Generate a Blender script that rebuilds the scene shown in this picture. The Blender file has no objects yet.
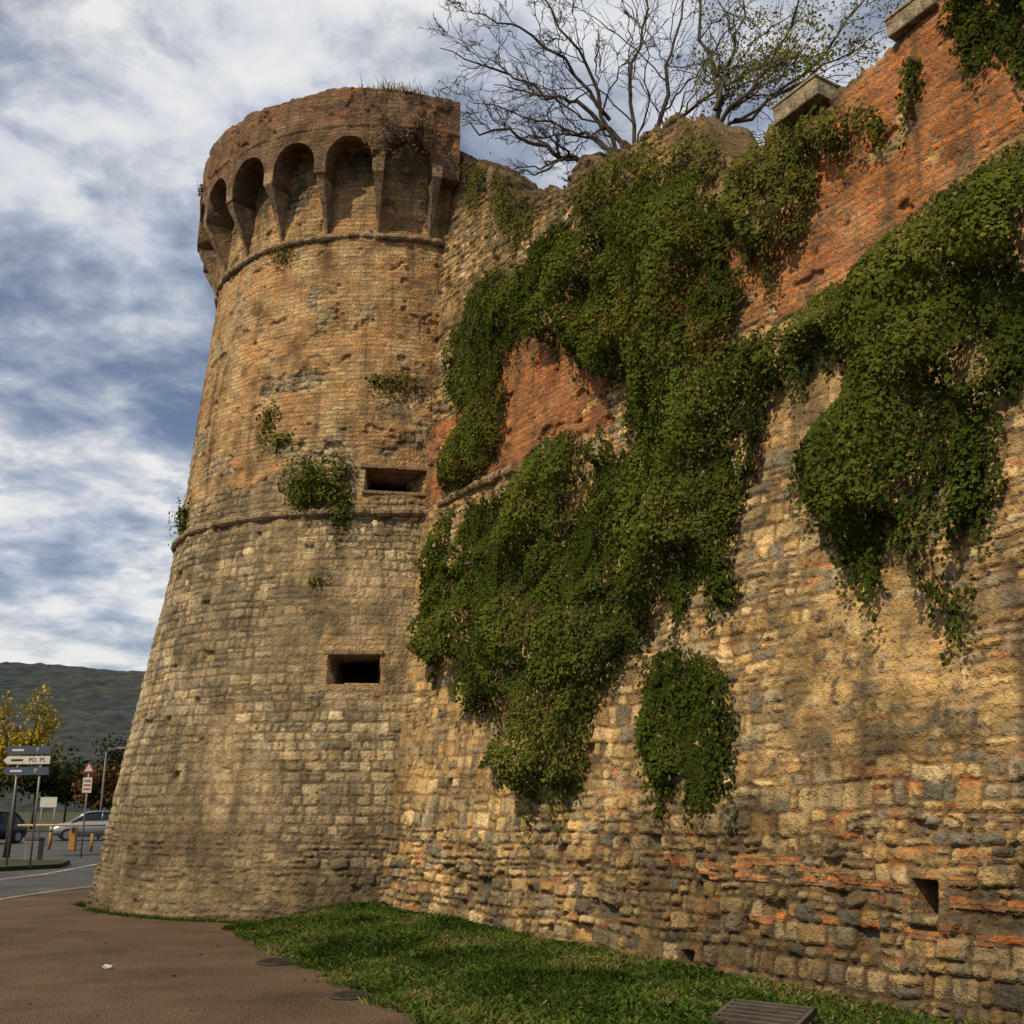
import bpy, math, random
import numpy as np
from mathutils import Vector, Matrix
import bmesh
random.seed(7)
rng = np.random.default_rng(7)
scene = bpy.context.scene
COL = scene.collection
F = 1100.0; PITCH = math.radians(15); SP, CP = math.sin(PITCH), math.cos(PITCH); EYE = 1.6

# ------------------------------------------------------------------ helpers
def ray(px, py):
    u = (px-512)/F; v = (512-py)/F
    return np.array([u, CP-v*SP, SP+v*CP])
def at(px, py, Y):
    d = ray(px, py); t = Y/d[1]
    return Vector((d[0]*t, Y, EYE+d[2]*t))
def ground(px, py, z=0.0):
    d = ray(px, py); t = (z-EYE)/d[2]
    return Vector((d[0]*t, d[1]*t, z))
def tag(o, label=None, cat=None, group=None, kind=None):
    if label: o['label'] = label
    if cat: o['category'] = cat
    if group: o['group'] = group
    if kind: o['kind'] = kind
    return o
def empty(name, loc=(0,0,0), rz=0):
    o = bpy.data.objects.new(name, None); COL.objects.link(o)
    o.location = loc; o.rotation_euler = (0,0,rz); return o
def world_inv(p):
    m = Matrix.Translation(p.location) @ p.rotation_euler.to_matrix().to_4x4()
    return m.inverted()
def K(o, p): o.matrix_parent_inverse = world_inv(p); return o
def link(name, me, mat, parent=None):
    if mat is not None:
        me.materials.clear(); me.materials.append(mat)
    o = bpy.data.objects.new(name, me); COL.objects.link(o)
    if parent is not None: o.parent = parent
    return o
def mesh_np(name, V, Q, k=4, smooth=False):
    V = np.asarray(V, dtype=np.float32).reshape(-1,3); Q = np.asarray(Q, dtype=np.int32).reshape(-1,k)
    me = bpy.data.meshes.new(name)
    me.vertices.add(len(V)); me.vertices.foreach_set('co', V.ravel())
    me.loops.add(Q.size); me.loops.foreach_set('vertex_index', Q.ravel())
    me.polygons.add(len(Q))
    me.polygons.foreach_set('loop_start', np.arange(0, Q.size, k, dtype=np.int32))
    me.polygons.foreach_set('loop_total', np.full(len(Q), k, dtype=np.int32))
    if smooth: me.polygons.foreach_set('use_smooth', np.ones(len(Q), dtype=bool))
    me.update(calc_edges=True)
    return me
def setrnd(me, arr, rep):
    a = me.attributes.new('rnd','FLOAT','POINT'); a.data.foreach_set('value', np.repeat(arr,rep).astype(np.float32))
def grid_mesh(name, P, smooth=True, attrs=None, flip=False):
    ny, nx = P.shape[:2]
    idx = np.arange(ny*nx).reshape(ny, nx)
    a, b, c, d = idx[:-1,:-1], idx[:-1,1:], idx[1:,1:], idx[1:,:-1]
    Q = np.stack([a,b,c,d] if not flip else [a,d,c,b], -1)
    me = mesh_np(name, P, Q, 4, smooth)
    for k, (typ, arr) in (attrs or {}).items():
        at_ = me.attributes.new(k, typ, 'POINT')
        arr = np.asarray(arr, dtype=np.float32)
        if typ == 'FLOAT': at_.data.foreach_set('value', arr.ravel())
        elif typ == 'FLOAT_VECTOR': at_.data.foreach_set('vector', arr.reshape(-1,3).ravel())
        else: at_.data.foreach_set('color', arr.reshape(-1,4).ravel())
    return me
class MB:
    def __init__(s): s.v = []; s.f = []
    def box(s, c, d, R=None, taper=1.0):
        n = len(s.v); x,y,z = d[0]/2,d[1]/2,d[2]/2
        for k,(i,j,l) in enumerate([(-1,-1,-1),(1,-1,-1),(1,1,-1),(-1,1,-1),(-1,-1,1),(1,-1,1),(1,1,1),(-1,1,1)]):
            t = taper if l > 0 else 1
            p = Vector((i*x*t, j*y*t, l*z))
            if R is not None: p = R @ p
            s.v.append(tuple(Vector(c)+p))
        for q in [(0,3,2,1),(4,5,6,7),(0,1,5,4),(1,2,6,5),(2,3,7,6),(3,0,4,7)]:
            s.f.append(tuple(n+i for i in q))
        return s
    def tube(s, pts, rad, n=8, cap=True):
        base = len(s.v); pts = [Vector(p) for p in pts]
        for i, p in enumerate(pts):
            t = (pts[min(i+1,len(pts)-1)]-pts[max(i-1,0)])
            t = t.normalized() if t.length > 1e-9 else Vector((0,0,1))
            a = t.cross(Vector((0,0,1)) if abs(t.z) < .9 else Vector((1,0,0))).normalized(); b = t.cross(a)
            r = rad[i] if hasattr(rad, '__len__') else rad
            for k in range(n):
                an = 2*math.pi*k/n
                s.v.append(tuple(p + a*math.cos(an)*r + b*math.sin(an)*r))
        for i in range(len(pts)-1):
            for k in range(n):
                s.f.append((base+i*n+k, base+i*n+(k+1)%n, base+(i+1)*n+(k+1)%n, base+(i+1)*n+k))
        if cap:
            s.f.append(tuple(base+k for k in range(n))[::-1]); s.f.append(tuple(base+(len(pts)-1)*n+k for k in range(n)))
        return s
    def poly(s, pts):
        n = len(s.v); s.v += [tuple(p) for p in pts]; s.f.append(tuple(range(n, n+len(pts)))); return s
    def prism(s, pts2, z0, z1):
        n = len(s.v); m = len(pts2)
        s.v += [(p[0],p[1],z0) for p in pts2] + [(p[0],p[1],z1) for p in pts2]
        s.f.append(tuple(range(n+m-1, n-1, -1))); s.f.append(tuple(range(n+m, n+2*m)))
        for i in range(m): s.f.append((n+i, n+(i+1)%m, n+m+(i+1)%m, n+m+i))
        return s
    def build(s, name, mat, parent=None, smooth=False, bevel=0):
        me = bpy.data.meshes.new(name); me.from_pydata(s.v, [], s.f); me.update()
        if smooth: me.polygons.foreach_set('use_smooth', [True]*len(me.polygons))
        o = link(name, me, mat, parent)
        if bevel:
            b = o.modifiers.new('b','BEVEL'); b.width = bevel; b.segments = 2
        return o
def hsh(x, y, seed):
    h = (x.astype(np.int64)*374761393 + y.astype(np.int64)*668265263 + seed*1442695041) & 0xffffffff
    h = ((h ^ (h >> 13))*1274126177) & 0xffffffff
    h = ((h ^ (h >> 16))*2246822519) & 0xffffffff
    h = h ^ (h >> 15)
    return (h & 0xffffff)/float(0xffffff)
def vn(x, y, seed=0):
    x = np.asarray(x, float); y = np.asarray(y, float)
    xi = np.floor(x); yi = np.floor(y); fx = x-xi; fy = y-yi
    fx = fx*fx*(3-2*fx); fy = fy*fy*(3-2*fy)
    a = hsh(xi,yi,seed); b = hsh(xi+1,yi,seed); c = hsh(xi,yi+1,seed); d = hsh(xi+1,yi+1,seed)
    return (a*(1-fx)+b*fx)*(1-fy)+(c*(1-fx)+d*fx)*fy
def fbm(x, y, seed=0, o=4):
    r = 0; a = .5; t = 0
    for i in range(o):
        r = r + a*vn(x*2**i+i*17.3, y*2**i-i*9.1, seed+i); t += a; a *= .5
    return r/t
def sst(a, b, x):
    t = np.clip((x-a)/(b-a), 0, 1); return t*t*(3-2*t)

# ------------------------------------------------------------------ node material helpers
def newmat(name):
    m = bpy.data.materials.new(name); m.use_nodes = True
    nt = m.node_tree; b = nt.nodes['Principled BSDF']
    b.inputs['Specular IOR Level'].default_value = .2
    return m, nt, b
def N(nt, t, **kw):
    n = nt.nodes.new(t)
    for k, v in kw.items():
        if k in n.inputs: n.inputs[k].default_value = v
        else: setattr(n, k, v)
    return n
def ramp(nt, fac, stops):
    r = nt.nodes.new('ShaderNodeValToRGB'); nt.links.new(fac, r.inputs[0])
    el = r.color_ramp.elements
    while len(el) < len(stops): el.new(.5)
    for e, (p, c) in zip(el, stops):
        e.position = p; e.color = (c,c,c,1) if isinstance(c,(int,float)) else (*c,1)
    return r.outputs[0]
def mixc(nt, fac, a, b, mode='MIX'):
    m = nt.nodes.new('ShaderNodeMix'); m.data_type = 'RGBA'; m.blend_type = mode
    for sock, val in ((m.inputs[0],fac),(m.inputs[6],a),(m.inputs[7],b)):
        if hasattr(val,'is_output'): nt.links.new(val, sock)
        elif isinstance(val,(int,float)): sock.default_value = val
        else: sock.default_value = (*val,1)
    return m.outputs[2]
def math_(nt, op, a, b=0.0, clamp=False):
    m = nt.nodes.new('ShaderNodeMath'); m.operation = op; m.use_clamp = clamp
    for sock, val in ((m.inputs[0],a),(m.inputs[1],b)):
        if hasattr(val,'is_output'): nt.links.new(val, sock)
        else: sock.default_value = val
    return m.outputs[0]
def noise(nt, vec, scale, detail=4, rough=.55, out=0, dist=0.0):
    n = nt.nodes.new('ShaderNodeTexNoise'); n.inputs['Scale'].default_value = scale
    n.inputs['Detail'].default_value = detail; n.inputs['Roughness'].default_value = rough
    n.inputs['Distortion'].default_value = dist
    if vec is not None: nt.links.new(vec, n.inputs['Vector'])
    return n.outputs[out]
def sepc(nt, c):
    n = nt.nodes.new('ShaderNodeSeparateColor'); nt.links.new(c, n.inputs[0]); return n.outputs
def plain(name, col, rough=.6, metal=0, var=.25, scale=8):
    m, nt, b = newmat(name)
    tc = nt.nodes.new('ShaderNodeTexCoord').outputs['Object']
    n = noise(nt, tc, scale, 4)
    c = mixc(nt, ramp(nt, n, [(.3,0),(.7,1)]), tuple(x*(1-var) for x in col), tuple(min(1,x*(1+var)) for x in col))
    nt.links.new(c, b.inputs['Base Color']); b.inputs['Roughness'].default_value = rough; b.inputs['Metallic'].default_value = metal
    return m

def masonry(name, brick_a, brick_b, brick_c, lichen=.6, mortar=(.27,.19,.11), wornc=(.40,.29,.16), wornf=.7, warp=.10):
    m, nt, b = newmat(name); L = nt.links.new
    a1 = N(nt,'ShaderNodeAttribute', attribute_name='stone'); a2 = N(nt,'ShaderNodeAttribute', attribute_name='brick'); a3 = N(nt,'ShaderNodeAttribute', attribute_name='uvm')
    obj = nt.nodes.new('ShaderNodeTexCoord').outputs['Object']
    uv = a3.outputs['Vector']
    wn = noise(nt, uv, 1.5, 4, .62, out=1); ws = sepc(nt, wn)
    vm = nt.nodes.new('ShaderNodeVectorMath'); vm.operation = 'MULTIPLY_ADD'; L(wn, vm.inputs[0]); vm.inputs[1].default_value = (warp,warp*.8,0); L(uv, vm.inputs[2])
    bt = nt.nodes.new('ShaderNodeTexBrick'); L(vm.outputs[0], bt.inputs['Vector'])
    bt.inputs['Scale'].default_value = 1; bt.inputs['Brick Width'].default_value = .27; bt.inputs['Row Height'].default_value = .082
    bt.inputs['Mortar Size'].default_value = .013; bt.inputs['Mortar Smooth'].default_value = .25; bt.inputs['Bias'].default_value = -.1
    bt.inputs['Color1'].default_value = (1,1,1,1); bt.inputs['Color2'].default_value = (.12,.12,.12,1); bt.inputs['Mortar'].default_value = (.5,.5,.5,1)
    big = ramp(nt, ws[0], [(.42,0),(.58,1)])
    bc = mixc(nt, big, brick_a, brick_b)
    bc = mixc(nt, bt.outputs['Color'], brick_c, bc)
    worn = ramp(nt, ws[1], [(.53,0),(.64,wornf)])
    bc = mixc(nt, worn, bc, wornc)
    bc = mixc(nt, bt.outputs['Fac'], bc, mortar)
    base = mixc(nt, a2.outputs['Fac'], a1.outputs['Color'], bc)
    fine = ramp(nt, noise(nt, obj, 26, 3, .75), [(.25,.56),(.5,.98),(.76,1.38)])
    base = mixc(nt, 1.0, base, fine, 'MULTIPLY')
    md = sepc(nt, noise(nt, obj, 1.7, 4, .7, out=1))
    base = mixc(nt, 1.0, base, ramp(nt, md[0], [(.34,.48),(.5,1.0),(.66,1.27)]), 'MULTIPLY')
    li = ramp(nt, noise(nt, obj, 6.5, 4, .75), [(.52,0),(.58,1)])
    lf = math_(nt, 'MULTIPLY', math_(nt,'MULTIPLY', li, ramp(nt, md[1], [(.40,.10),(.58,1)])), lichen)
    lf = math_(nt, 'MULTIPLY', lf, math_(nt,'SUBTRACT',1.0,math_(nt,'MULTIPLY',a2.outputs['Fac'],.3)))
    base = mixc(nt, lf, base, (.065,.058,.042))
    mp = nt.nodes.new('ShaderNodeMapping'); mp.inputs['Scale'].default_value = (3.2,.28,1); L(uv, mp.inputs[0])
    st = ramp(nt, noise(nt, mp.outputs[0], 1.0, 3, .6), [(.51,0),(.69,.68)])
    base = mixc(nt, st, base, (.065,.05,.032))
    L(base, b.inputs['Base Color']); b.inputs['Roughness'].default_value = .95
    bf = math_(nt,'MULTIPLY', math_(nt,'SUBTRACT',1.0,bt.outputs['Fac']), a2.outputs['Fac'])
    bh = math_(nt,'ADD', math_(nt,'MULTIPLY',bf,.8), math_(nt,'MULTIPLY', noise(nt,obj,24,2,.7), 1.3))
    bp = nt.nodes.new('ShaderNodeBump'); bp.inputs['Distance'].default_value = .035; bp.inputs['Strength'].default_value = .9
    L(bh, bp.inputs['Height']); L(bp.outputs[0], b.inputs['Normal'])
    return m
M_wall = masonry('wall_masonry', (.47,.15,.036), (.40,.16,.050), (.21,.078,.032), .85, (.22,.14,.08), (.36,.20,.10), .55, .06)
M_tower = masonry('tower_masonry', (.48,.245,.085), (.46,.32,.145), (.27,.15,.07), .6, (.30,.22,.13), (.46,.35,.19))
M_para = masonry('parapet_brick', (.26,.115,.052), (.21,.13,.075), (.12,.065,.042), .9, (.16,.11,.07), (.23,.17,.10))

def leafmat(name, stops, trans=.22):
    m, nt, b = newmat(name); L = nt.links.new
    a = N(nt,'ShaderNodeAttribute', attribute_name='rnd')
    c = ramp(nt, a.outputs['Fac'], stops)
    d = nt.nodes.new('ShaderNodeBsdfDiffuse'); L(c, d.inputs[0])
    tr = nt.nodes.new('ShaderNodeBsdfTranslucent'); L(c, tr.inputs[0])
    mx = nt.nodes.new('ShaderNodeMixShader'); mx.inputs[0].default_value = trans
    out = nt.nodes['Material Output']; L(d.outputs[0], mx.inputs[1]); L(tr.outputs[0], mx.inputs[2]); L(mx.outputs[0], out.inputs[0])
    nt.nodes.remove(b)
    return m
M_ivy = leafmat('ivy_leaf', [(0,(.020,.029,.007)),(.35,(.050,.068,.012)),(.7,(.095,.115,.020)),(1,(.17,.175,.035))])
M_bush = leafmat('bush_leaf', [(0,(.045,.05,.014)),(.5,(.10,.11,.024)),(1,(.22,.19,.05))])
M_olive = leafmat('olive_leaf', [(0,(.10,.11,.02)),(.5,(.19,.19,.035)),(1,(.34,.28,.06))], .35)
M_twig = leafmat('dry_twig', [(0,(.06,.045,.03)),(1,(.20,.15,.09))], .05)
M_yel = leafmat('autumn_leaf', [(0,(.14,.12,.02)),(.5,(.30,.23,.03)),(1,(.48,.34,.05))])
M_dark = leafmat('dark_leaf', [(0,(.012,.02,.008)),(1,(.04,.048,.018))])
M_rust = leafmat('rust_leaf', [(0,(.05,.03,.012)),(1,(.14,.08,.03))])
M_grass = leafmat('grass_blade', [(0,(.020,.036,.007)),(.5,(.052,.092,.016)),(.88,(.095,.14,.028)),(1,(.18,.14,.06))])
M_bark = plain('bark', (.06,.046,.036), .9, var=.4, scale=14)
M_vine = plain('vine_wood', (.10,.075,.05), .9)
M_metal = plain('galvanised_metal', (.22,.23,.24), .5, .6, .1)
M_black = plain('dark_iron', (.035,.033,.03), .7, .3, .3)
M_white = plain('white_paint', (.44,.44,.42), .5, 0, .08)
M_blue = plain('blue_panel', (.05,.068,.11), .45, 0, .08)
M_red = plain('red_paint', (.24,.035,.03), .5, 0, .1)
M_yellow = plain('yellow_paint', (.30,.16,.045), .6, 0, .15)
M_armp = plain('faded_arm_paint', (.34,.26,.12), .6, 0, .15)
M_silver = plain('silver_car_paint', (.28,.30,.33), .3, .5, .03)
M_navy = plain('dark_car_paint', (.02,.025,.045), .25, .3, .05)
M_glass = plain('car_glass', (.02,.025,.03), .08, 0, .05)
M_rubber = plain('tyre_rubber', (.02,.02,.02), .85)
M_grey = plain('grey_plastic', (.14,.14,.14), .6)
M_iron = plain('weathered_iron', (.075,.066,.055), .7, .2, .3)
def rough_stone(name, c1, c2):
    m, nt, b = newmat(name); L = nt.links.new
    obj = nt.nodes.new('ShaderNodeTexCoord').outputs['Object']
    c = mixc(nt, ramp(nt, noise(nt,obj,5,5,.7),[(.38,0),(.62,1)]), c1, c2)
    c = mixc(nt, 1.0, c, ramp(nt, noise(nt,obj,30,3,.7),[(.3,.5),(.7,1.4)]), 'MULTIPLY')
    L(c, b.inputs['Base Color']); b.inputs['Roughness'].default_value = .95
    bp = nt.nodes.new('ShaderNodeBump'); bp.inputs['Distance'].default_value=.03; L(noise(nt,obj,16,3,.7), bp.inputs['Height']); L(bp.outputs[0], b.inputs['Normal'])
    return m
M_stoneblk = rough_stone('coping_stone', (.14,.115,.08), (.33,.27,.18))
M_corbel = rough_stone('corbel_stone', (.12,.09,.06), (.32,.23,.14))

# ------------------------------------------------------------------ wall + tower geometry definitions
CT = np.array([-2.64, 21.5]); TV = np.array([.1217,-.9926]); RV = np.array([.9926,.1217])
def Rz(z): return np.interp(z, [-.6,0,1.2,2.75,6.3,11.5,14.6],[5.02,4.88,4.66,4.43,3.9,3.47,3.40])
def tower_pt(phi, z, r):
    p = np.radians(phi)
    x = CT[0] + r*(np.cos(p)*TV[0]-np.sin(p)*RV[0]); y = CT[1] + r*(np.cos(p)*TV[1]-np.sin(p)*RV[1])
    return np.stack([x, y, np.broadcast_to(z, np.shape(x))], -1)
def tower_dir(phi):
    a = math.radians(phi)
    return np.array([math.cos(a)*TV[0]-math.sin(a)*RV[0], math.cos(a)*TV[1]-math.sin(a)*RV[1]])
def tower_hit(px, py, extra=0):
    d = ray(px, py)
    for t in np.arange(8, 32, .01):
        p = d*t; z = EYE+p[2]; q = p[:2]-CT
        if np.hypot(*q) < Rz(z)+extra:
            return math.degrees(math.atan2(-q@RV, q@TV)), z
    return None
NV = np.array([-.838,-.545]); NV = NV/np.linalg.norm(NV); DV = np.array([-NV[1], NV[0]])
if DV[0] < 0: DV = -DV
P0 = np.array([-1.80,16.55]); P0 = P0 + NV*(-7.50 - P0@NV)
def back(z): return np.where(z < 6.3, .157*z, .99+.083*(z-6.3))
def wall_pt(s, z, off=0.0):
    b = off-back(z)
    return np.stack([P0[0]+DV[0]*s+NV[0]*b, P0[1]+DV[1]*s+NV[1]*b, z+0*s], -1)
def wall_hit(px, py):
    d = ray(px, py); z = 5.0
    for _ in range(30):
        c = -7.50-float(back(np.array(z))); t = c/(NV@d[:2]); z = EYE+d[2]*t
    p = d[:2]*t
    return float((p-P0)@DV), float(z)
def sz(poly): return np.array([wall_hit(*p) for p in poly])
def poly_dist(s, z, poly):
    inside = np.zeros(s.shape, bool); dmin = np.full(s.shape, 1e9)
    n = len(poly)
    for i in range(n):
        x0,y0 = poly[i]; x1,y1 = poly[(i+1)%n]
        c = ((y0 > z) != (y1 > z))
        xi = (x1-x0)*(z-y0)/(y1-y0+1e-12)+x0
        inside ^= (c & (s < xi))
        ex,ey = x1-x0,y1-y0; t = np.clip(((s-x0)*ex+(z-y0)*ey)/(ex*ex+ey*ey+1e-12),0,1)
        dmin = np.minimum(dmin, np.hypot(s-x0-t*ex, z-y0-t*ey))
    return np.where(inside, dmin, -dmin)

def stones(s, z, seed, hr, wr, warp=.05, split=.25, zmax=16):
    r = np.random.default_rng(seed)
    b = [-1.0]
    while b[-1] < zmax: b.append(b[-1]+r.uniform(*hr))
    b = np.array(b)
    zz = z + warp*(fbm(s*.7, z*.7, seed+1,3)-.5)*2.2 + warp*.9*(vn(s*3.3, z*3.3, seed+2)-.5)
    ss = s + warp*.7*(vn(s*3.1, z*3.7, seed+3)-.5)*2
    row = np.clip(np.searchsorted(b, zz)-1, 0, len(b)-2)
    lo, hi = b[row], b[row+1]
    e0 = np.zeros(s.shape); e1 = np.zeros(s.shape); idx = np.zeros(s.shape, int)
    smin, smax = s.min()-2, s.max()+2
    for k in range(len(b)-1):
        m = row == k
        if not m.any(): continue
        h = b[k+1]-b[k]
        bb = np.cumsum(r.uniform(wr[0], wr[1], int((smax-smin)/wr[0])+4)*(.6+.4*h/np.mean(hr)))+smin-r.uniform(0,1)
        i = np.clip(np.searchsorted(bb, ss[m])-1, 0, len(bb)-2)
        e0[m] = ss[m]-bb[i]; e1[m] = bb[i+1]-ss[m]; idx[m] = i
    rs = hsh(idx, row, seed+11)
    mid = lo+(hi-lo)*(.3+.4*hsh(idx,row,seed+12))
    sp = (rs < split) & (hi-lo > .10)
    up = sp & (zz > mid)
    lo = np.where(up, mid, lo); hi = np.where(sp & ~up, mid, hi)
    wv = e0+e1; sp2 = (hsh(idx*2+up,row,seed+14) < .35) & (wv > .2)
    cut = wv*(.3+.4*hsh(idx*2+up,row,seed+15)); rt = sp2 & (e0 > cut)
    e0n = np.where(rt, e0-cut, e0); e1n = np.where(sp2 & ~rt, cut-e0, e1)
    dx = np.minimum(e0n,e1n); dy = np.minimum(zz-lo, hi-zz)
    rc = .015+.04*hsh(idx,row,seed+16)
    dist = np.where((dx<rc)&(dy<rc), rc-np.hypot(rc-dx, rc-dy), np.minimum(dx,dy))
    dist = dist + .010*(vn(s*24, z*24, seed+5)-.5)*2 + .012*(vn(s*9, z*9, seed+6)-.5)*2
    key = idx*4+up*2+rt
    return dist, [hsh(key, row, seed+20+q) for q in range(5)], (zz-(lo+hi)/2), (e0n-(e0n+e1n)/2)

def masonry_relief(s, z, seed, specs, weights, palette, mortar, pointing, pcol):
    H = np.zeros(s.shape); C = np.zeros(s.shape+(3,)); 
    for sp, w in zip(specs, weights):
        if w.max() <= 0: continue
        dist, R, dz, ds = stones(s, z, seed+sp['seed'], sp['h'], sp['w'], sp['warp'], sp['split'])
        j = .003+.012*R[4]**2+pointing*.014
        m = sst(j, j+.014, dist)
        dome = 1-np.exp(-np.maximum(dist-j,0)/.010)
        h = m*(sp.get('base',.014)+sp['amp']*(.1+1.1*R[0]**1.5) ) * (.85+.15*dome)
        h = h + m*(dz*(R[1]-.5)*.18+ds*(R[2]-.5)*.10) + m*.013*(fbm(s*11,z*11,seed+70,3)-.5)*2*sp.get('rough',1)
        miss = R[3] > sp.get('miss', .985)
        h = np.where(miss, -m*.07, h)
        h = h*(1-.75*pointing)
        ci = (R[2]*len(palette)).astype(int).clip(0,len(palette)-1)
        col = np.array(palette)[ci]*(.70+.56*R[1])[...,None]
        mc = np.array(mortar)*(.55+.8*fbm(s*3,z*3,seed+60,3))[...,None]
        pc = np.array(pcol)*(.75+.5*fbm(s*5,z*5,seed+61,3))[...,None]
        mc = mc*(1-pointing[...,None])+pc*pointing[...,None]
        col = mc*(1-m)[...,None] + col*m[...,None]
        col = col*(1-.5*pointing[...,None]) + .5*pointing[...,None]*pc
        H = np.where(w > .5, h, H); C = np.where((w > .5)[...,None], col, C)
    return H, C

# ------------------------------------------------------------------ WALL
wall = empty('fortress_wall', (float(P0[0]),float(P0[1]),0))
tag(wall, 'tall leaning rubble and brick rampart draped with ivy, right of the round tower', 'wall')
s = np.concatenate([np.arange(-1.6,-.1,.06), np.arange(-.1,12.6,.0165), np.arange(12.6,24,.09)])
zr = np.arange(-.4, 14.2, .0175)
S, Z = np.meshgrid(s, zr)
tp = [(440,150),(470,160),(500,178),(530,196),(548,186),(575,172),(600,158),(640,140),(665,130),(700,126),(722,150),(745,150),(775,128),(830,108),(880,55),(905,28),(960,-20),(1024,-70)]
tpz = np.array([wall_hit(*p) for p in tp])
def ztop(s_):
    base = np.interp(s_, tpz[:,0], tpz[:,1])
    return base + .5*(fbm(s_*1.6, s_*0+3, 5, 5)-.5) + .22*(vn(np.floor(s_*3.4+.4*np.sin(s_*9)), s_*0, 9)-.5)+.16*(vn(np.floor(s_*8), s_*0, 19)-.5)+.08*(vn(s_*22,s_*0,29)-.5)
ZT = ztop(S[0])[None,:]
Zc = np.minimum(Z, ZT); over = np.maximum(Z-ZT, 0)
pointing = (.15+.85*sst(.44,.62, fbm(S*.6+4, Z*.8, 31, 4)))*.75*sst(1.2,2.6,Z)
low = (Zc < 1.45+.6*(fbm(S*.8,Z*0,44,3)-.5)*2)
w_low = low.astype(float); w_mid = ((~low)&(Zc < 6.5)).astype(float); w_up = ((~low)&(Zc>=6.5)).astype(float)
pal = [(.50,.35,.155),(.45,.32,.15),(.53,.38,.18),(.38,.29,.155),(.27,.225,.15),(.48,.32,.13),(.18,.165,.125),(.60,.46,.25),(.46,.29,.115),(.33,.275,.175)]
specs = [dict(seed=1,h=(.07,.19),w=(.08,.32),warp=.055,split=.4,amp=.036,miss=.955,rough=1.5),
         dict(seed=2,h=(.10,.225),w=(.10,.38),warp=.055,split=.42,amp=.018,miss=.99,rough=1.3),
         dict(seed=3,h=(.07,.17),w=(.09,.30),warp=.08,split=.3,amp=.035,miss=.97,rough=1.5)]
Hh, Cc = masonry_relief(S, Zc, 100, specs, [w_low,w_mid,w_up], pal, np.array([.20,.13,.065]), pointing, (.44,.29,.125))
zones = [[(436,430),(470,395),(520,345),(560,330),(600,350),(610,420),(560,450),(520,465),(470,480),(430,500)],
         [(742,330),(755,235),(800,200),(830,110),(890,30),(1024,-60),(1200,-150),(1200,0),(1030,130),(960,185),(860,250),(800,300)],
         [(560,330),(620,250),(700,230),(740,250),(735,330),(650,360)]]
BZ = np.full(S.shape, -9.0)
for zn in zones:
    BZ = np.maximum(BZ, poly_dist(S, Zc, sz(zn)))
brick = sst(-.04,.04, BZ + .7*(fbm(S*1.3,Zc*1.3,71,5)-.46))*sst(.24,.29,fbm(S*2.4,Zc*3.2,73,4))
for (pp, th) in (([(735,857),(1015,884)],.04), ([(640,850),(900,890)],.04), ([(735,915),(1010,940)],.035), ([(700,870),(1000,905)],.03)):
    a = wall_hit(*pp[0]); b_ = wall_hit(*pp[1])
    tt = (S-a[0])/(b_[0]-a[0]); zc = a[1]+(b_[1]-a[1])*tt + .10*(vn(np.floor(S*3.5),Zc*0,5)-.5)
    mk = (np.abs(Zc-zc) < th) & (tt > 0) & (tt < 1.3) & (hsh(np.floor(S/.21),np.floor(Zc*0+a[1]*50),77) > .55)
    brick = np.maximum(brick, mk*1.0)
Hh = Hh*(1-.8*brick) + brick*(.018+.06*(fbm(S*2.2,Zc*2.2,15,4)-.5)) + brick*.012*(vn(S*7,Zc*14,18)-.5) + brick*.010*(fbm(S*14,Zc*14,19,2)-.5)
bpit = sst(.67,.73,fbm(S*2.6,Zc*3.4,81,4))*brick
Hh -= bpit*.05
ob = (hsh(np.floor((S+.05*vn(S*4,Zc*4,2))/.17), np.floor((Zc+.05*vn(S*3,Zc*3,6))/.055), 3) > np.where(Zc<2.0,.92,.992)) & (fbm(S*.9,Zc*.9,28,3) > .46)
Cc = np.where(ob[...,None], Cc*.35+.65*np.array([.44,.17,.06])*(.7+.6*hsh(np.floor(S/.23),np.floor(Zc/.075),4))[...,None], Cc)
Hh += .12*(fbm(S*.5,Zc*.5,51,4)-.5) + .02*(fbm(S*2.5,Zc*2.5,53,3)-.5) + .010*(fbm(S*9,Zc*9,52,3)-.5)
corner_shade = sst(2.6,.1,Zc+1.3*(fbm(S*.8,Zc*.8,59,4)-.5))*sst(1.5,8,S)  # corner shade painted into the stone colour, towards the wall's lower right
Cc = Cc*(1-.55*corner_shade)[...,None]
stain = sst(.50,.66,fbm(S*.7,Zc*.9,58,5)); Cc = Cc*(1-.34*stain)[...,None]
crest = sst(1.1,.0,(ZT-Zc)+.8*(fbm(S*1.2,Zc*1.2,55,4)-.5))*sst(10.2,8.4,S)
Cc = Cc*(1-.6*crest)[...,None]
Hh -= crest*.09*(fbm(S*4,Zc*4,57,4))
def rect(ss, zz, c, w, h): return (np.abs(ss-c[0]) < w/2) & (np.abs(zz-c[1]) < h/2)
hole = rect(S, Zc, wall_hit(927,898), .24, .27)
fr = rect(S, Zc, wall_hit(927,898), .42, .42); Hh = np.where(fr, .03, Hh)
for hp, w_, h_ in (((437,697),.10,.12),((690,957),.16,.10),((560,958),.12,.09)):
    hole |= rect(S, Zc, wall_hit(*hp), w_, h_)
Hh = np.where(hole, -.6, Hh); Cc = np.where(hole[...,None], .02, Cc); brick = np.where(hole|fr, 0, brick)  # hole interiors coloured near black to stand for the shade inside
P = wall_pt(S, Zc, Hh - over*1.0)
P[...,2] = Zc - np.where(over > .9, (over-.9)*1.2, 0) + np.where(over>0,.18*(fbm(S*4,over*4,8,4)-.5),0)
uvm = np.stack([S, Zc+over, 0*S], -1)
C4 = np.concatenate([Cc, np.ones(S.shape+(1,))], -1)
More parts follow.
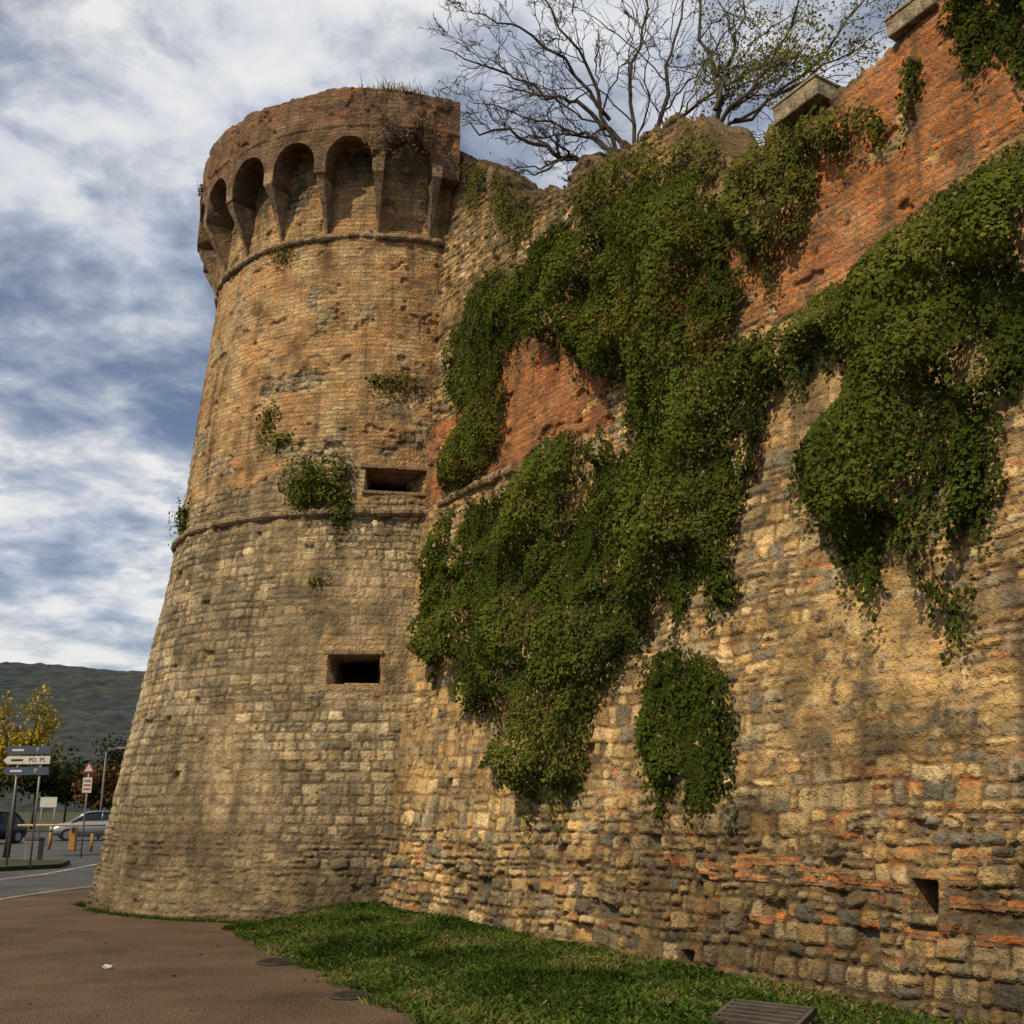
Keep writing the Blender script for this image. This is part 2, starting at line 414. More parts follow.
me = grid_mesh('masonry_face', P, True, {'stone':('FLOAT_COLOR',C4),'brick':('FLOAT',brick),'uvm':('FLOAT_VECTOR',uvm)})
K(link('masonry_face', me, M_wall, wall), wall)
a0 = wall_hit(450,492)
for (q0,q1) in ((-.3,1.55),(1.62,1.95),(5.05,5.4)):
    c = []; rd = []
    for q in np.arange(q0,q1,.04):
        n_ = float(vn(np.array(q*6.),np.array(0.),3)); n2 = float(vn(np.array(q*15.),np.array(0.),4))
        c.append(tuple(wall_pt(np.array(q), np.array(6.38+.02*(q-a0[0])+.03*(n_-.5)), .03+.03*n_))); rd.append(.05+.035*n2)
    K(MB().tube(c, rd, 8).build('string_course', M_corbel, wall), wall)
ang = math.atan2(DV[1], DV[0])
for (px,py,L,Hb) in ((800,104,.66,.22),(915,16,.58,.20)):
    w = wall_hit(px,py); p = wall_pt(np.array(w[0]), np.array(w[1]), -.12)
    m = MB().box((0,0,0),(L,.42,Hb),taper=1.0)
    m.box((0,0,Hb/2+.022),(L+.03,.45,.04))
    o = m.build('coping_block', M_stoneblk, wall, bevel=.012)
    o.location = tuple(p); o.rotation_euler = (0,math.radians(-3),ang); K(o, wall)

# ------------------------------------------------------------------ TOWER
tower = empty('round_tower', (float(CT[0]),float(CT[1]),0))
tag(tower, 'round battered stone and brick tower crowned by an arched brick parapet', 'tower')
RIGHT = -18.0
ph = np.concatenate([np.arange(RIGHT, 100, .24), np.arange(100, 196, 1.5)])
zr = np.arange(-.5, 14.3, .019)
PH, Z = np.meshgrid(ph, zr)
S = -np.radians(PH)*4.2
pointing = (.10+.90*sst(.48,.66, fbm(S*.5, Z*.5, 231, 4)))*.65
low = Z < 1.1+.45*(fbm(S*.8,Z*0,244,3)-.5)*2
palT = [(.40,.32,.19),(.36,.295,.185),(.43,.345,.205),(.32,.27,.18),(.25,.22,.16),(.40,.31,.17),(.48,.39,.245)]
specs = [dict(seed=1,h=(.06,.16),w=(.08,.28),warp=.05,split=.3,amp=.038,miss=.96,rough=1.5),
         dict(seed=2,h=(.11,.19),w=(.12,.36),warp=.03,split=.14,amp=.012,miss=.990,rough=1.0,base=.012),
         dict(seed=3,h=(.10,.18),w=(.12,.34),warp=.04,split=.15,amp=.016,miss=.985)]
Hh, Cc = masonry_relief(S, Z, 300, specs, [low*1.0,((~low)&(Z<6.4))*1.0,(Z>=6.4)*1.0], palT, np.array([.18,.135,.08]), pointing, (.36,.265,.15))
bz = (Z-7.25)+1.5*(fbm(S*.7,Z*.7,271,5)-.5)*2
brick = sst(-.1,.1,bz)*sst(.30,.36, fbm(S*1.3,Z*1.6,272,4))
w1a, w1b = tower_hit(365,481), tower_hit(427,481)
w2a, w2b = tower_hit(328,669), tower_hit(380,669)
W1 = ((w1a[0]+w1b[0])/2, (w1a[1]+w1b[1])/2, abs(w1a[0]-w1b[0])/2, .20)
W2 = ((w2a[0]+w2b[0])/2, (w2a[1]+w2b[1])/2, abs(w2a[0]-w2b[0])/2, .23)
for W, am in ((W1,1.0),(W2,.55)):
    d = np.maximum(np.abs(PH-W[0])-W[2]-1.0, (np.abs(Z-W[1]-.08)-W[3]-.15)*8)
    brick = np.maximum(brick, am*sst(1.2,0,d+ 4*(fbm(S*3,Z*3,4,3)-.5)))
Hh = Hh*(1-.7*brick) + brick*(.012+.05*(fbm(S*2.2,Z*2.2,215,4)-.5)) + brick*.012*(vn(S*7,Z*14,218)-.5)
pit = sst(.66,.74,fbm(S*2.7,Z*3.6,281,5))*sst(6.2,8,Z)
Hh -= pit*.04
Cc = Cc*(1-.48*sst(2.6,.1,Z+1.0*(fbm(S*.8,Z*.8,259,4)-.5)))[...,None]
Cc = Cc*(1-.38*sst(.5,.64,fbm(S*.6,Z*.9,258,5)))[...,None]
# shade under the arches painted in: stone colour darkened, brick blended out
arch_shade = sst(12.1,12.9,Z+.5*(fbm(S*2,Z*2,262,3)-.5)); Cc = Cc*(1-.6*arch_shade)[...,None]; brick = brick*(1-.55*arch_shade)
Hh += .10*(fbm(S*.5,Z*.5,251,4)-.5) + .018*(fbm(S*2.5,Z*2.5,253,3)-.5) + .009*(fbm(S*9,Z*9,252,3)-.5)
infill = (sst(4.0,3.0,PH))*sst(11.9,13.0,Z+.25*(fbm(S*2,Z*2,260,3)-.5))
Hh += infill*.26
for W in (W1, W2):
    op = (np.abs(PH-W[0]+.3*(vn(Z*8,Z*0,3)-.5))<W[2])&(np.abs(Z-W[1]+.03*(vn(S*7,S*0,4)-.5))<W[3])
    Hh = np.where(op, -1.3, Hh); Cc = np.where(op[...,None], .015, Cc); brick = np.where(op, 0, brick)  # shade of the slot recess painted as near-black stone colour
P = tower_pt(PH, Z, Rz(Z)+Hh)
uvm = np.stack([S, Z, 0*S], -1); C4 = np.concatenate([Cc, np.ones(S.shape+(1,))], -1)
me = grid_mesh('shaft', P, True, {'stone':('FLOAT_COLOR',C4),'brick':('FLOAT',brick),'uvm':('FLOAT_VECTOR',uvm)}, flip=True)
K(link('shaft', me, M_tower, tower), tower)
zz = np.arange(-.5,14.4,.1); uu = np.linspace(0,1,60)
A = tower_pt(np.full(zz.shape,RIGHT), zz, Rz(zz)-.01); B = tower_pt(np.full(zz.shape,195.), zz, Rz(zz)-.01)
G = A[:,None,:]*(1-uu)[None,:,None]+B[:,None,:]*uu[None,:,None]
gu = np.stack(np.broadcast_arrays(uu[None,:]*7, zz[:,None], 0*uu[None,:]), -1)
G[...,0] += .04*(fbm(gu[...,0]*2,gu[...,1]*2,5,4)-.5)
me = grid_mesh('gorge_wall', G, True, {'stone':('FLOAT_COLOR',np.broadcast_to(np.array([.3,.22,.13,1]), G.shape[:2]+(4,))),'brick':('FLOAT',np.ones(G.shape[:2])),'uvm':('FLOAT_VECTOR',gu)})
K(link('gorge_wall', me, M_tower, tower), tower)
for zt, r_ in ((6.32,.075),(11.62,.062)):
    mb = MB(); pts = []; rads = []
    for a in np.arange(RIGHT, 180, .55):
        n1 = float(vn(np.array(a*.8), np.array(zt), 5)); n2 = float(vn(np.array(a*.12), np.array(zt), 6)); n3 = float(vn(np.array(a*.35), np.array(zt), 9))
        pts.append(tuple(tower_pt(np.array(a), np.array(zt+.05*(n2-.5)), Rz(zt)+.03+.03*(n1-.5)-(.05 if n3>.8 else 0))))
        rads.append(r_*(.7+.55*n1))
    mb.tube(pts, rads, 9)
    K(mb.build('string_course', M_corbel, tower), tower)
ROUT = 3.97
corb = [-12.0+15.6*k for k in range(14)]
corb = [c for c in corb if c < 192]
PW = 1.65
def zb(a):
    for c0, c1 in zip(corb[:-1], corb[1:]):
        if c0 <= a <= c1:
            lo_, hi_ = c0+PW, c1-PW
            if lo_ < a < hi_:
                c = (lo_+hi_)/2; hw = (hi_-lo_)/2
                return 12.92+.46*min(1,hw/6.1)*math.sqrt(max(0,1-((a-c)/hw)**2))
    return 12.66
phs = list(np.arange(RIGHT, 192, .25)); ex = []
for c in corb: ex += [c-PW-1e-3, c-PW+1e-3, c+PW-1e-3, c+PW+1e-3]
phs = np.array(sorted(set([p for p in phs+ex if RIGHT <= p <= 192])))
zbs = np.array([zb(a) for a in phs])
ztp = 14.36 + .07*(fbm(phs*.12, phs*0, 61, 4)-.5)*2 + .03*(vn(np.floor(phs/3.1), phs*0, 62)-.5)+.02*(vn(np.floor(phs/1.3), phs*0, 66)-.5)
rows = []; uvr = []
for kk in range(5):
    f = kk/4; r_ = 3.36+(ROUT-3.36)*f; rows.append((r_+0*phs, zbs+0)); uvr.append(zbs-(1-f)*.6)
nR = 60
for k in range(1,nR+1):
    z_ = zbs+(ztp-zbs)*k/nR
    nz = .05*(fbm(phs*.3, z_*4, 63, 4)-.5) - .04*sst(.62,.7,fbm(phs*.2,z_*3,65,4))*(k>6)
    bump = np.where((z_>13.58)&(z_<13.65), .018, 0)
    rows.append((ROUT+nz+bump, z_)); uvr.append(z_)
for f in (.15,.3,.5): rows.append((ROUT-f, ztp+.05*(vn(phs*2,phs*0+f,3)-.5))); uvr.append(ztp+f)
rows.append((ROUT-.52+0*phs, 13.4+0*phs)); uvr.append(ztp+1.5)
PP = np.stack([tower_pt(phs, z_, r_) for r_, z_ in rows])
Sg = -np.radians(phs)*4.0
UV = np.stack([np.broadcast_to(Sg, PP.shape[:2]), np.array(uvr), np.zeros(PP.shape[:2])], -1)
me = grid_mesh('arched_parapet', PP, False, {'stone':('FLOAT_COLOR',np.broadcast_to(np.array([.2,.14,.09,1]), PP.shape[:2]+(4,))),'brick':('FLOAT',np.ones(PP.shape[:2])),'uvm':('FLOAT_VECTOR',UV)}, flip=True)
K(link('arched_parapet', me, M_para, tower), tower)
def quadmesh(name, P4, mat, parent, n=14):
    P4 = [np.array(p) for p in P4]; u = np.linspace(0,1,n)
    G = (P4[0][None,None]*(1-u)[None,:,None]+P4[1][None,None]*u[None,:,None])*(1-u)[:,None,None] + (P4[3][None,None]*(1-u)[None,:,None]+P4[2][None,None]*u[None,:,None])*u[:,None,None]
    w = np.linalg.norm(P4[1]-P4[0])
    uv = np.stack(np.broadcast_arrays(u[None,:]*w, G[...,2], 0*u[None,:]), -1)
    me = grid_mesh(name, G, False, {'stone':('FLOAT_COLOR',np.broadcast_to(np.array([.25,.17,.1,1]), G.shape[:2]+(4,))),'brick':('FLOAT',np.ones(G.shape[:2])),'uvm':('FLOAT_VECTOR',uv)})
    return K(link(name, me, mat, parent), parent)
a_ = np.array(RIGHT)
quadmesh('parapet_end', [tower_pt(a_,np.array(11.8),3.3), tower_pt(a_,np.array(12.2),3.55), tower_pt(a_,np.array(12.64),3.66), tower_pt(a_,np.array(12.65),3.3)], M_para, tower)
quadmesh('parapet_end', [tower_pt(a_,np.array(12.66),3.3), tower_pt(a_,np.array(12.66),ROUT-.005), tower_pt(a_,np.array(float(ztp[0])),ROUT-.005), tower_pt(a_,np.array(float(ztp[0])),3.3)], M_para, tower)
def corbel(c):
    t = tower_dir(c); l = np.array([-t[1], t[0]])
    prof = [(11.66,.02,.018),(11.90,.13,.036),(12.20,.27,.052),(12.48,.42,.070),(12.66,.52,.090),(12.92,.55,.105)]
    m = MB()
    for i_, (zc, out, hw) in enumerate(prof):
        rin = 3.2; ro = float(Rz(zc))+out+random.uniform(-.02,.02); ro = min(ro, ROUT+.012)
        for (r_, sd) in ((rin,-1),(ro,-1),(ro,1),(rin,1)):
            q = CT+t*r_+l*sd*hw*random.uniform(.9,1.1); m.v.append((q[0],q[1],zc))
    for i in range(len(prof)-1):
        for k in range(4): m.f.append((i*4+k,i*4+(k+1)%4,(i+1)*4+(k+1)%4,(i+1)*4+k))
    m.f.append((0,1,2,3)); e = (len(prof)-1)*4; m.f.append((e,e+1,e+2,e+3))
    K(m.build('corbel', M_corbel, tower, bevel=.01), tower)
for c in corb: corbel(c)
pts = [tuple(tower_pt(np.array(a), np.array(13.5), 3.6)[:2]) for a in np.arange(RIGHT,192,6)]
K(MB().prism(pts, 13.36, 13.5).build('roof_deck', M_stoneblk, tower), tower)
def tower_box(name, phi, z, w, h, dep, out, mat):
    p = tower_pt(np.array(phi), np.array(z), float(Rz(z))+out-dep/2); t = tower_dir(phi)
    o = MB().box((0,0,0),(w,dep,h)).build(name, mat, tower, bevel=.012)
    o.location = tuple(p); o.rotation_euler = (0,0,math.atan2(t[1],t[0])+math.pi/2); K(o, tower)
for W in (W1,W2):
    wid = 2*math.radians(W[2])*float(Rz(W[1]))
    tower_box('lintel', W[0]+.3, W[1]+W[3]+.035, wid+.12, .075, .4, .012, M_corbel)
tower_box('window_sill', W1[0], W1[1]-W1[3]-.03, 2*math.radians(W1[2])*float(Rz(W1[1]))+.1, .06, .4, .012, M_corbel)

# ------------------------------------------------------------------ leaves
def leaf_mesh(name, P, Nn, size, mat, parent=None, rnd=None, down=.7, seed=0, aspect=.45):
    r = np.random.default_rng(seed); n = len(P)
    Nn = Nn/np.linalg.norm(Nn,axis=1,keepdims=True)
    a = np.tile(np.array([0,0,-down]), (n,1)) + r.normal(0,.6,(n,3))
    a -= Nn*np.sum(a*Nn,axis=1,keepdims=True); a /= np.linalg.norm(a,axis=1,keepdims=True)+1e-9
    b = np.cross(Nn, a); sc = (size*r.uniform(.55,1.4,n))[:,None]
    V = np.stack([P-a*.45*sc, P+b*aspect*sc-a*.08*sc-Nn*.1*sc, P+a*.55*sc-Nn*.12*sc, P-b*aspect*sc-a*.08*sc-Nn*.1*sc], 1)
    me = mesh_np(name, V.reshape(-1,3), np.arange(4*n).reshape(n,4))
    setrnd(me, r.random(n) if rnd is None else rnd, 4)
    o = link(name, me, mat, parent)
    if parent is not None: K(o, parent)
    return o
def ivy(label, cat, name, poly, dens, depth, seed, mat=M_ivy, size=.046, lump=1.5, holes=.0, strands=60, warp=1.0, stems=6):
    r = np.random.default_rng(seed); pl = sz(poly)
    lo, hi = pl.min(0)-.3, pl.max(0)+.3
    n = int(dens*(hi[0]-lo[0])*(hi[1]-lo[1]))
    s_ = r.uniform(lo[0],hi[0],n); z_ = r.uniform(lo[1],hi[1],n)
    ws = s_+warp*.40*(fbm(s_*1.9,z_*1.9,seed+1,5)-.5)*2; wz = z_+warp*.35*(fbm(s_*2.1,z_*1.6,seed+2,5)-.5)*2
    d = poly_dist(ws, wz, pl)
    def LM(a, b_): return fbm(a*lump, b_*lump*.70, seed+3, 3)
    lm = LM(s_, z_)
    gap = fbm(s_*2.3, z_*1.1, seed+6, 4)
    keep = (d > 0) & (r.random(n) < np.clip(.15+d*3.5,0,1)) & ((gap + np.minimum(d,.8)*.22) > .40+holes)
    s_,z_,d,lm = s_[keep],z_[keep],d[keep],lm[keep]
    ridge = sst(.32,.64,lm)
    th = depth*(1-np.exp(-d/.30))*(.08+1.1*ridge)+.03
    u_ = r.random(len(s_)); off = th*np.where(r.random(len(s_))<.7, .75+.3*u_, u_)+.03
    e = .12; g1 = (LM(s_+e,z_)-lm)/e; g2 = (LM(s_,z_+e)-lm)/e
    bi = np.where(d < .35)[0]
    if strands and len(bi):
        ss_,zz_,oo_ = [],[],[]
        for k in range(strands):
            i = bi[r.integers(len(bi))]; L_ = int(r.integers(8,30)); a,b_ = s_[i],z_[i]; o_ = .05+r.random()*.12
            for q in range(L_):
                ss_.append(a+r.normal(0,.035)); zz_.append(b_+r.normal(0,.02)); oo_.append(o_+r.normal(0,.025)); b_ -= .020; a += r.normal(0,.012)
        ns = len(ss_)
        s_ = np.concatenate([s_,ss_]); z_ = np.concatenate([z_,zz_]); off = np.concatenate([off,np.maximum(oo_,.03)])
        g1 = np.concatenate([g1,np.zeros(ns)]); g2 = np.concatenate([g2,np.zeros(ns)])
    P = wall_pt(s_, z_-off*.35, off)
    out = np.array([NV[0],NV[1],0])
    cl = lambda g: np.clip(-g*depth*2.4,-.9,.9)
    Nn = out[None]*1.0 + np.array([DV[0],DV[1],0])[None]*cl(g1)[:,None] + np.array([0,0,1.])[None]*(.30+cl(g2))[:,None] + r.normal(0,.38,(len(s_),3))
    big = fbm(s_*.9,z_*.9,seed+9,4)
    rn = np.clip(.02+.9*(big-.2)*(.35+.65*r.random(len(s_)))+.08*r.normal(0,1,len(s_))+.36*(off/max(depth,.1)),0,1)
    c = wall_pt(np.array(pl[:,0].mean()), np.array(pl[:,1].min()), .1)
    root = empty(name, tuple(c)); tag(root, label, cat)
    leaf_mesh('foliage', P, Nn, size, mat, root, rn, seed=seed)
    for k in range(stems):
        i = r.integers(len(s_)); a,b_ = s_[i], z_[i]; pts = []
        for q in range(14):
            pts.append(tuple(wall_pt(np.array(a),np.array(b_),.07))); a += r.normal(0,.05); b_ += .12
            if poly_dist(np.array([a]),np.array([b_]),pl)[0] < .1: break
        if len(pts) > 2: K(MB().tube(pts, [.014*(1-.5*j/len(pts)) for j in range(len(pts))], 5).build('stem', M_vine, root, True), root)
    print('ivy', name, len(s_))
    return root
ivy('largest dark ivy mass covering the middle of the rampart beside the tower', 'ivy', 'ivy_plant',
    [(425,600),(438,525),(470,492),(525,480),(560,430),(600,420),(640,452),(655,440),(615,400),(590,375),(560,340),(528,325),(518,290),(535,240),(575,212),(620,212),(650,180),(700,170),(738,200),(748,300),(752,345),(795,335),(792,440),(760,490),(742,595),(700,605),(640,655),(592,700),(585,785),(540,805),(505,765),(500,705),(455,700),(425,650)],
    2700, .52, 11, strands=380, holes=.02)
ivy('small ivy patch climbing beside the exposed brick, next to the tower joint', 'ivy', 'ivy_plant',
    [(446,355),(470,300),(488,270),(530,250),(545,300),(524,335),(512,355),(515,400),(500,462),(470,484),(443,487),(446,450),(466,415),(448,395)], 2400, .28, 12, strands=60, warp=.6, holes=0)
ivy('isolated rounded ivy clump hanging lowest on the bare stone', 'ivy', 'ivy_plant',
    [(646,682),(660,656),(690,645),(720,655),(741,690),(745,735),(737,785),(714,808),(688,800),(660,780),(645,745),(641,710)], 3000, .42, 13, lump=.9, strands=70, warp=.35, holes=-.12, stems=2)
ivy('broad dark ivy mass spilling down the right side of the rampart', 'ivy', 'ivy_plant',
    [(745,345),(790,308),(850,270),(890,238),(950,190),(1024,135),(1130,55),(1130,240),(1050,330),(1008,400),(992,460),(996,550),(970,612),(935,605),(900,592),(862,572),(822,530),(806,470),(840,410),(850,370),(800,352),(765,360)], 2700, .52, 14, strands=300, holes=.01, warp=.65)
ivy('olive green shrub hanging over the crest below the coping block', 'shrub', 'wall_shrub',
    [(722,190),(735,150),(780,128),(800,115),(850,95),(865,128),(825,152),(815,235),(775,258),(730,245)], 2400, .45, 15, mat=M_bush, strands=80)
ivy('dark creeper tumbling over the crest at the upper right corner', 'creeper', 'creeper',
    [(935,30),(990,-60),(1130,-140),(1130,90),(1030,125),(1008,75),(960,55)], 2700, .35, 16, strands=60, holes=-.08, warp=.7)
ivy('thin scrub straggling along the ragged crest behind the big ivy', 'scrub', 'crest_scrub',
    [(560,190),(600,160),(645,138),(700,122),(730,140),(722,185),(680,185),(640,200),(600,215),(560,215)], 1400, .28, 17, mat=M_bush, holes=.03, strands=60, stems=3)
ivy('dry scrub on the wall crest where it meets the tower', 'scrub', 'crest_scrub',
    [(455,165),(490,160),(530,188),(545,215),(520,245),(495,215),(470,200)], 900, .22, 18, mat=M_bush, holes=.05, strands=40, stems=3)
ivy('sparse creeper trailing across the red brick right of the coping block', 'creeper', 'creeper',
    [(850,110),(895,60),(925,40),(905,95),(870,130)], 1400, .2, 19, mat=M_ivy, holes=.03, strands=20, stems=2)

def clump(P, Nn, rad, n, size, mat, label, cat, name, seed, hang=.6):
    r = np.random.default_rng(seed)
    v = r.normal(0,1,(n,3)); v /= np.linalg.norm(v,axis=1,keepdims=True)
    rr = r.random(n)**.45*(1+.8*(vn(v[:,0]*2.5+5,v[:,2]*2.5+v[:,1]*2,seed)-.5)*2)
    Q = v*rr[:,None]*np.array(rad)
    Q[:,2] -= hang*rad[2]*r.random(n)*r.random(n)
    Q = Q + np.array(P)[None]+np.array(Nn)[None]*rad[1]*.35
    root = empty(name, tuple(P)); tag(root, label, cat)
    leaf_mesh('foliage', Q, v+np.array(Nn)*.6+np.array([0,0,.3])+r.normal(0,.4,(n,3)), size, mat, root, seed=seed)
    for k in range(3):
        e = Q[r.integers(n)]; K(MB().tube([tuple(np.array(P)-np.array(Nn)*.08), tuple((np.array(P)+e)/2+r.normal(0,.03,3)), tuple(e)], [.012,.008,.004], 5).build('stem', M_vine, root, True), root)
    return root
def tower_clump(px, py, rad, n, label, seed, mat=M_bush, size=.045, cat='shrub', hang=.8, extra=0, name='wall_shrub'):
    h = tower_hit(px, py, extra)
    if h is None: print('miss', px, py); return
    p = tower_pt(np.array(h[0]), np.array(h[1]), float(Rz(h[1]))+extra); t = np.append(tower_dir(h[0]),0)
    return clump(p, t, rad, n, size, mat, label, cat, name, seed, hang)
tower_clump(318,482,(.58,.3,.45),4200,'bushy ivy tuft on the tower left of the upper slot window',21, M_ivy)
tower_clump(340,508,(.26,.2,.35),900,'small trailing ivy under the tower ledge below the upper slot window',25, M_ivy)
tower_clump(272,420,(.22,.15,.42),650,'thin sprig growing from the tower brick above the bushy ivy tuft',22, M_ivy)
tower_clump(285,440,(.30,.15,.14),350,'low sprig just above the bushy ivy tuft on the tower',29, M_ivy)
tower_clump(388,382,(.52,.15,.18),1000,'flat dry weed patch on the tower above the upper slot window',23)
tower_clump(188,515,(.2,.2,.38),900,'weed tuft on the left edge of the tower at the lower ledge',24, M_ivy)
tower_clump(288,255,(.38,.12,.2),380,'sparse weeds on the tower ledge under the arched parapet',26)
tower_clump(205,190,(.14,.14,.22),260,'weed sprouting from the left rim of the parapet',27, extra=.5)
tower_clump(318,580,(.2,.08,.07),120,'tiny weed in the tower stonework above the lower slot window',28)
def tuft(P, n, h, spread, mat, label, name, seed, cat='grass tuft', w=.010):
    r = np.random.default_rng(seed); b = np.array(P)[None]+np.stack([r.normal(0,spread[0],n), r.normal(0,spread[1],n), np.zeros(n)],-1)
    d = np.stack([r.normal(0,.55,n), r.normal(0,.55,n), np.ones(n)],-1)*(h*r.uniform(.2,1.0,n))[:,None]
    a = r.uniform(0,6.28,n); sd = np.stack([np.cos(a),np.sin(a),0*a],-1)*w
    V = np.stack([b-sd, b+sd, b+d],1); me = mesh_np(name, V.reshape(-1,3), np.arange(3*n).reshape(n,3), 3)
    setrnd(me, .4+.6*r.random(n), 3)
    o = link(name, me, mat); o['label']=label; o['category']=cat; return o
p = tower_pt(np.array(1.), np.array(14.32), 3.8)
tuft(p, 500, .30, (.32,.12), M_bush, 'dry grass tuft growing on top of the tower rim', 'grass_tuft', 5)

# ------------------------------------------------------------------ trees on the terrace
class Tree:
    def __init__(s, seed, rmin=.0065): s.mb = MB(); s.r = random.Random(seed); s.tips = []; s.mids=[]; s.rmin=rmin
    def limb(s, pts, r0, r1, depth, kids=7, spread=.85, up=.2):
        pts = [Vector(p) for p in pts]; out = []
        for i in range(len(pts)-1):
            p0 = pts[max(i-1,0)]; p1 = pts[i]; p2 = pts[i+1]; p3 = pts[min(i+2,len(pts)-1)]
            nsub = 4 if depth > 1 else 2
            for k in range(nsub):
                t = k/nsub
                out.append(.5*((2*p1)+(p2-p0)*t+(2*p0-5*p1+4*p2-p3)*t*t+(3*p1-p0-3*p2+p3)*t**3))
        out.append(pts[-1])
        L = sum((out[i+1]-out[i]).length for i in range(len(out)-1))
        out = [o+Vector([s.r.gauss(0,.022*L**.5) for _ in range(3)]) if 0<i<len(out)-1 else o for i,o in enumerate(out)]
        n = len(out); rad = [r0+(r1-r0)*i/(n-1) for i in range(n)]
        s.mb.tube(out, rad, 7 if r0 > .05 else (5 if r0 > .02 else 3), cap=False)
        s.tips.append(out[-1]); s.mids.append(out[n//2])
        if depth <= 0: return
        for k in range(kids):
            f = s.r.uniform(.12,.97); i = min(int(f*(n-1)), n-2)
            d = (out[i+1]-out[i]).normalized()
            q = Vector([s.r.gauss(0,1) for _ in range(3)]); q = (q-d*q.dot(d)).normalized()
            nd = (d*1.15+q*spread*s.r.uniform(.5,1.2)+Vector((0,0,up))).normalized()
            l = L*s.r.uniform(.30,.60)*(1.15-.6*f)
            e = [out[i]]; cd = nd
            for m in range(3):
                cd = (cd+Vector([s.r.gauss(0,.24) for _ in range(3)])+Vector((0,0,up*.2))).normalized(); e.append(e[-1]+cd*l/3)
            rr = max(rad[i]*.5, s.rmin)
            s.limb(e, rr, max(rr*.35,s.rmin*.5), depth-1, max(4,kids-2), spread, up)
T = Tree(3); Y = 17.5; gz = 9.6
base = at(640,195,Y)
root = empty('bare_tree', (base.x+.1, Y, gz)); tag(root, 'leafless spreading tree behind the rampart crest next to the tower top', 'tree')
K(MB().tube([(base.x+.1,Y,gz-.3),(base.x+.12,Y,gz+1.2),tuple(base),tuple(at(638,160,Y))],[.20,.16,.13,.10],10).build('trunk', M_bark, root, True), root)
def PX(l, dy=0): return [at(x,y,Y+dy*i/(len(l)-1)) for i,(x,y) in enumerate(l)]
T.limb(PX([(638,170),(605,156),(580,158),(545,150),(510,132),(462,126)],-.5), .085,.010,3,9)
T.limb(PX([(638,168),(600,118),(560,98),(505,72),(440,48)],.6), .055,.008,3,9)
T.limb(PX([(625,160),(598,95),(570,40),(530,-20)],-.7), .05,.010,3,9)
T.limb(PX([(610,120),(560,60),(510,25),(470,10)],-.3), .04,.008,3,8)
T.limb(PX([(638,168),(665,95),(672,40),(700,-50)],.5), .055,.010,3,8)
T.limb(PX([(638,168),(630,80),(645,10),(625,-60)],1.0), .045,.010,3,8)
T.limb(PX([(638,168),(690,110),(750,72),(820,50)],-.4), .045,.008,3,8)
T.limb(PX([(638,168),(700,130),(770,95),(850,75)],.4), .04,.008,3,8)
T.limb(PX([(615,158),(575,130),(525,118),(468,100)],.9), .04,.007,3,8)
K(T.mb.build('limbs', M_bark, root, True), root)
T2 = Tree(8); Y = 16.0; b2 = at(715,175,Y)
root2 = empty('leafy_tree', (b2.x,Y,gz)); tag(root2, 'thin tree with sparse yellow green leaves behind the crest, right of the leafless tree', 'tree')
K(MB().tube([(b2.x,Y,gz-.3),(b2.x+.05,Y,gz+.9),tuple(at(715,130,Y))],[.12,.10,.08],9).build('trunk', M_bark, root2, True), root2)
T2.limb(PX([(715,132),(716,80),(700,20),(690,-60)],.5), .055,.010,3,7)
T2.limb(PX([(715,128),(750,90),(785,40),(810,-40)],-.4), .045,.010,3,7)
T2.limb(PX([(715,132),(760,108),(820,70),(885,30)],.4), .04,.008,3,7)
T2.limb(PX([(715,110),(735,50),(750,0),(765,-60)],1.), .04,.008,3,7)
T2.limb(PX([(735,120),(790,85),(850,20),(890,-30)],.8), .035,.008,3,7)
K(T2.mb.build('limbs', M_bark, root2, True), root2)
tips = np.array([tuple(t) for t in T2.tips+T2.mids]); r = np.random.default_rng(4)
keep = tips[(tips[:,0] > at(700,50,Y).x)]
lowm = keep[:,2] < at(700,55,Y).z
keep = np.concatenate([np.repeat(keep[lowm],10,axis=0), np.repeat(keep[~lowm],4,axis=0)])
keep = keep+r.normal(0,.13,keep.shape); keep = keep[r.random(len(keep))<.6]
leaf_mesh('crown', keep, r.normal(0,1,keep.shape)+np.array([-.3,-.4,.5]), .05, M_olive, root2, rnd=np.clip(.5+.3*r.normal(0,1,len(keep)),0,1), seed=9)
print('tree verts', len(T.mb.v), len(T2.mb.v), len(keep))
Td = Tree(21,.005); h_ = tower_hit(415,138,.5); bp_ = tower_pt(np.array(h_[0]),np.array(h_[1]),ROUT+.02); tdir = np.append(tower_dir(h_[0]),0)
root3 = empty('dry_bush', tuple(bp_)); tag(root3,'dry leafless brush hanging over the last arch at the right end of the parapet','bush')
for k in range(18):
    e = np.array(bp_)+tdir*random.uniform(.15,.4)+np.array([random.uniform(-1.0,.8),0,random.uniform(-.65,.3)])
    Td.limb([tuple(bp_-tdir*.1), tuple((bp_+e)/2+np.array([0,0,.08])), tuple(e)], .012,.004,2,6)
K(Td.mb.build('twigs', M_vine, root3), root3)
tt_ = np.array([tuple(t) for t in Td.tips]); tt_ = np.repeat(tt_,2,axis=0)+r.normal(0,.03,(len(tt_)*2,3))
leaf_mesh('dry_leaves', tt_, r.normal(0,1,tt_.shape), .035, M_twig, root3, seed=10)

